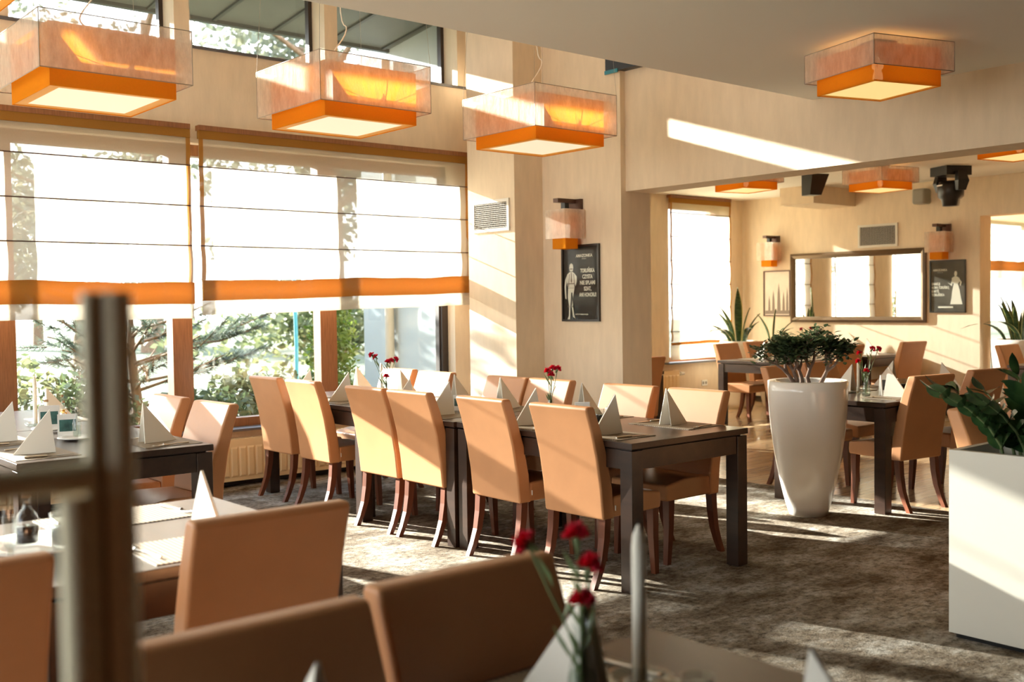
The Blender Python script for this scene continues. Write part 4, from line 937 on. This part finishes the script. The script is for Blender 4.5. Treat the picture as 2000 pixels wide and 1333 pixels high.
shrub('dusty green shrub outside left of the brown mullion', (3.25, 9.3, .45), (.5, .4, .5), 1200, .09, SHRUBD, 12)
shrub('dense dark leafed shrub outside close to the glass right of the mullion', (4.05, 9.15, .35), (.5, .35, .45), 1500, .10, SHRUBD, 13)
shrub('pale yellowish shrub outside in the middle window', (4.9, 9.7, .45), (.5, .4, .40), 1100, .10, SHRUBL, 14)
shrub('low rust coloured plant outside under the middle window', (4.0, 8.85, .18), (.6, .2, .22), 500, .08, RUST, 15)
shrub('grey green shrub outside before the lawn', (5.75, 10.9, .40), (.7, .5, .40), 1100, .11, SHRUBL, 16)
shrub('dry golden shrub outside at the left picture edge', (1.9, 10.6, .6), (.8, .5, .55), 1200, .11, SHRUBL, 17)
shrub('distant olive green hedge across the lawn', (14.0, 24, 1.0), (4.5, .8, 1.1), 2500, .30, SHRUBL, 19, 'hedge')
r_ = random.Random(21); t = thing('thuja_hedge', 'bright green thuja bush outside beside the white wing wall', 'bush', (6.25, 10.55, -.3)); mb = MB()
for k in range(9): cloud(mb, (0, 0, .15+.2*k), (.36-.012*k, .36-.012*k, .22), 430, .075, r_)
obj('foliage', mb, THUJA, t); obj('stem', MB().tube([(0, 0, 0), (0, 0, 1.5)], [.03, .01], 6), TRUNK, t)
# pine
r_ = random.Random(5); t = thing('pine_tree', 'pine tree with long needled branches right outside the window', 'tree', (4.0, 10.6, -.3)); st = MB(); nd = MB()
st.tube([(0, 0, 0), (.03, .02, .7), (-.02, .05, 1.3), (.0, .08, 1.85)], [.07, .06, .045, .015], 9)
def needles(p, d, L, n):
    for k in range(n):
        q_ = p+d*L*r_.uniform(0, 1); v = (d*r_.uniform(.3, .9)+Vector((r_.uniform(-1, 1), r_.uniform(-1, 1), r_.uniform(-1, 1)))*.8).normalized(); s = v.orthogonal().normalized()*.0035; l = r_.uniform(.08, .14)
        nd.add([q_-s, q_+s, q_+v*l], [(0, 1, 2)])
for k in range(20):
    z = .6+1.15*r_.random(); an = r_.uniform(0, 2*PI); L = r_.uniform(.55, 1.15)*(1.15-.2*z); d = Vector((math.cos(an), math.sin(an)*.8, r_.uniform(-.05, .35))).normalized(); p = Vector((0, .05, z))
    pts = [p, p+d*L*.5+Vector((0, 0, .02)), p+d*L+Vector((0, 0, .10))]; st.tube(pts, [.02, .013, .006], 6)
    for j in range(5):
        u = .35+.65*j/4; q_ = p+d*L*u; d2 = (d+Vector((r_.uniform(-.8, .8), r_.uniform(-.8, .8), r_.uniform(-.1, .6)))).normalized(); l2 = r_.uniform(.12, .25); st.tube([q_, q_+d2*l2], [.006, .003], 5); needles(q_, d2, l2, 85)
# long branch reaching right in front of the lawn
for (a_, b_) in (((0, 0, 1.2), (1.05, -.55, 1.62)), ((0, 0, 1.0), (.95, -.5, 1.25)), ((.5, -.27, 1.38), (.85, -.75, 1.5)), ((-.1, 0, 1.25), (-.9, -.6, 1.65)), ((-.1, 0, 1.1), (-.8, -.5, 1.4))):
    a_, b_ = Vector(a_), Vector(b_); d = (b_-a_); L = d.length; d = d.normalized(); st.tube([a_, (a_+b_)/2+Vector((0, 0, -.03)), b_], [.018, .012, .006], 6)
    for j in range(7):
        u = .3+.7*j/6; q_ = a_+d*L*u; d2 = (d+Vector((r_.uniform(-.7, .7), r_.uniform(-.7, .7), r_.uniform(-.1, .6)))).normalized(); st.tube([q_, q_+d2*.2], [.006, .003], 5); needles(q_, d2, .22, 110)
obj('branches', st, TRUNK, t); obj('needles', nd, PINEL, t)
def tree(label, loc, h, cr, n, L, seed, m_=TREEL, cz=.72):
    r_ = random.Random(seed); t = thing('garden_tree', label, 'tree', (loc[0], loc[1], -.3), 0, 'trees beyond the garden'); st = MB(); mb = MB(); st.tube([(0, 0, 0), (.05, 0, h*.4), (0, .1, h*.8)], [h*.03, h*.022, h*.008], 8)
    for k in range(14):
        an = r_.uniform(0, 2*PI); z = h*r_.uniform(.35, .8); d = Vector((math.cos(an), math.sin(an), r_.uniform(.1, .7))); e = Vector((0, 0, z))+d*cr*r_.uniform(.5, .95); st.tube([(0, 0, z), Vector((0, 0, z))*.45+e*.55+Vector((0, 0, .1)), e], [h*.01, h*.006, h*.003], 5)
        cloud(mb, e, (cr*.42, cr*.42, cr*.32), n//14, L, r_, droop=.2)
    obj('branches', st, TRUNK, t); obj('foliage', mb, m_, t)
tree('sparse tree seen through the clerestory right of the middle pendant', (19.1, 32, 0), 12.9, 3.6, 2600, .42, 31)
tree('pale bare branched tree seen through the clerestory between two pendants', (16.6, 42, 0), 16.6, 3.5, 1500, .40, 32)
tree('pale tree at the far left above the left pendant', (13.0, 52, 0), 21, 4.6, 1900, .42, 33)
tree('sparse young tree on the lawn behind the right part of the blind', (4.75, 14.6, 0), 4.1, 1.15, 2400, .15, 41)
tree('wide pale tree far behind the lawn, left', (16.0, 55, 0), 9, 5.0, 2600, .6, 34)
tree('wide pale tree far behind the lawn, middle', (30.0, 55, 0), 9, 5.0, 2600, .6, 35)
tree('wide pale tree far behind the lawn, right', (44.0, 55, 0), 9, 5.0, 2600, .6, 36)
tag(obj('garden_pole', MB().tube([(0, 0, -.3), (.02, .0, .9), (-.01, 0, 2.6)], .028, 8), POLE, None, (7.45, 13.6, 0)), 'thin teal pole standing on the lawn', 'pole')
t = thing('drain_pipe', 'grey green drain pipe on the white wing wall', 'pipe', (6.235, 9.35, -.3)); obj('pipe', MB().tube([(0, 0, 0), (0, 0, 4.3)], .05, 12), GREYPL, t)
q = MB(); q.box(-.03, .0645, -.06, .06, 1.0, 1.03); q.box(-.03, .0645, -.06, .06, 3.0, 3.03); obj('bracket', q, GREYPL, t)
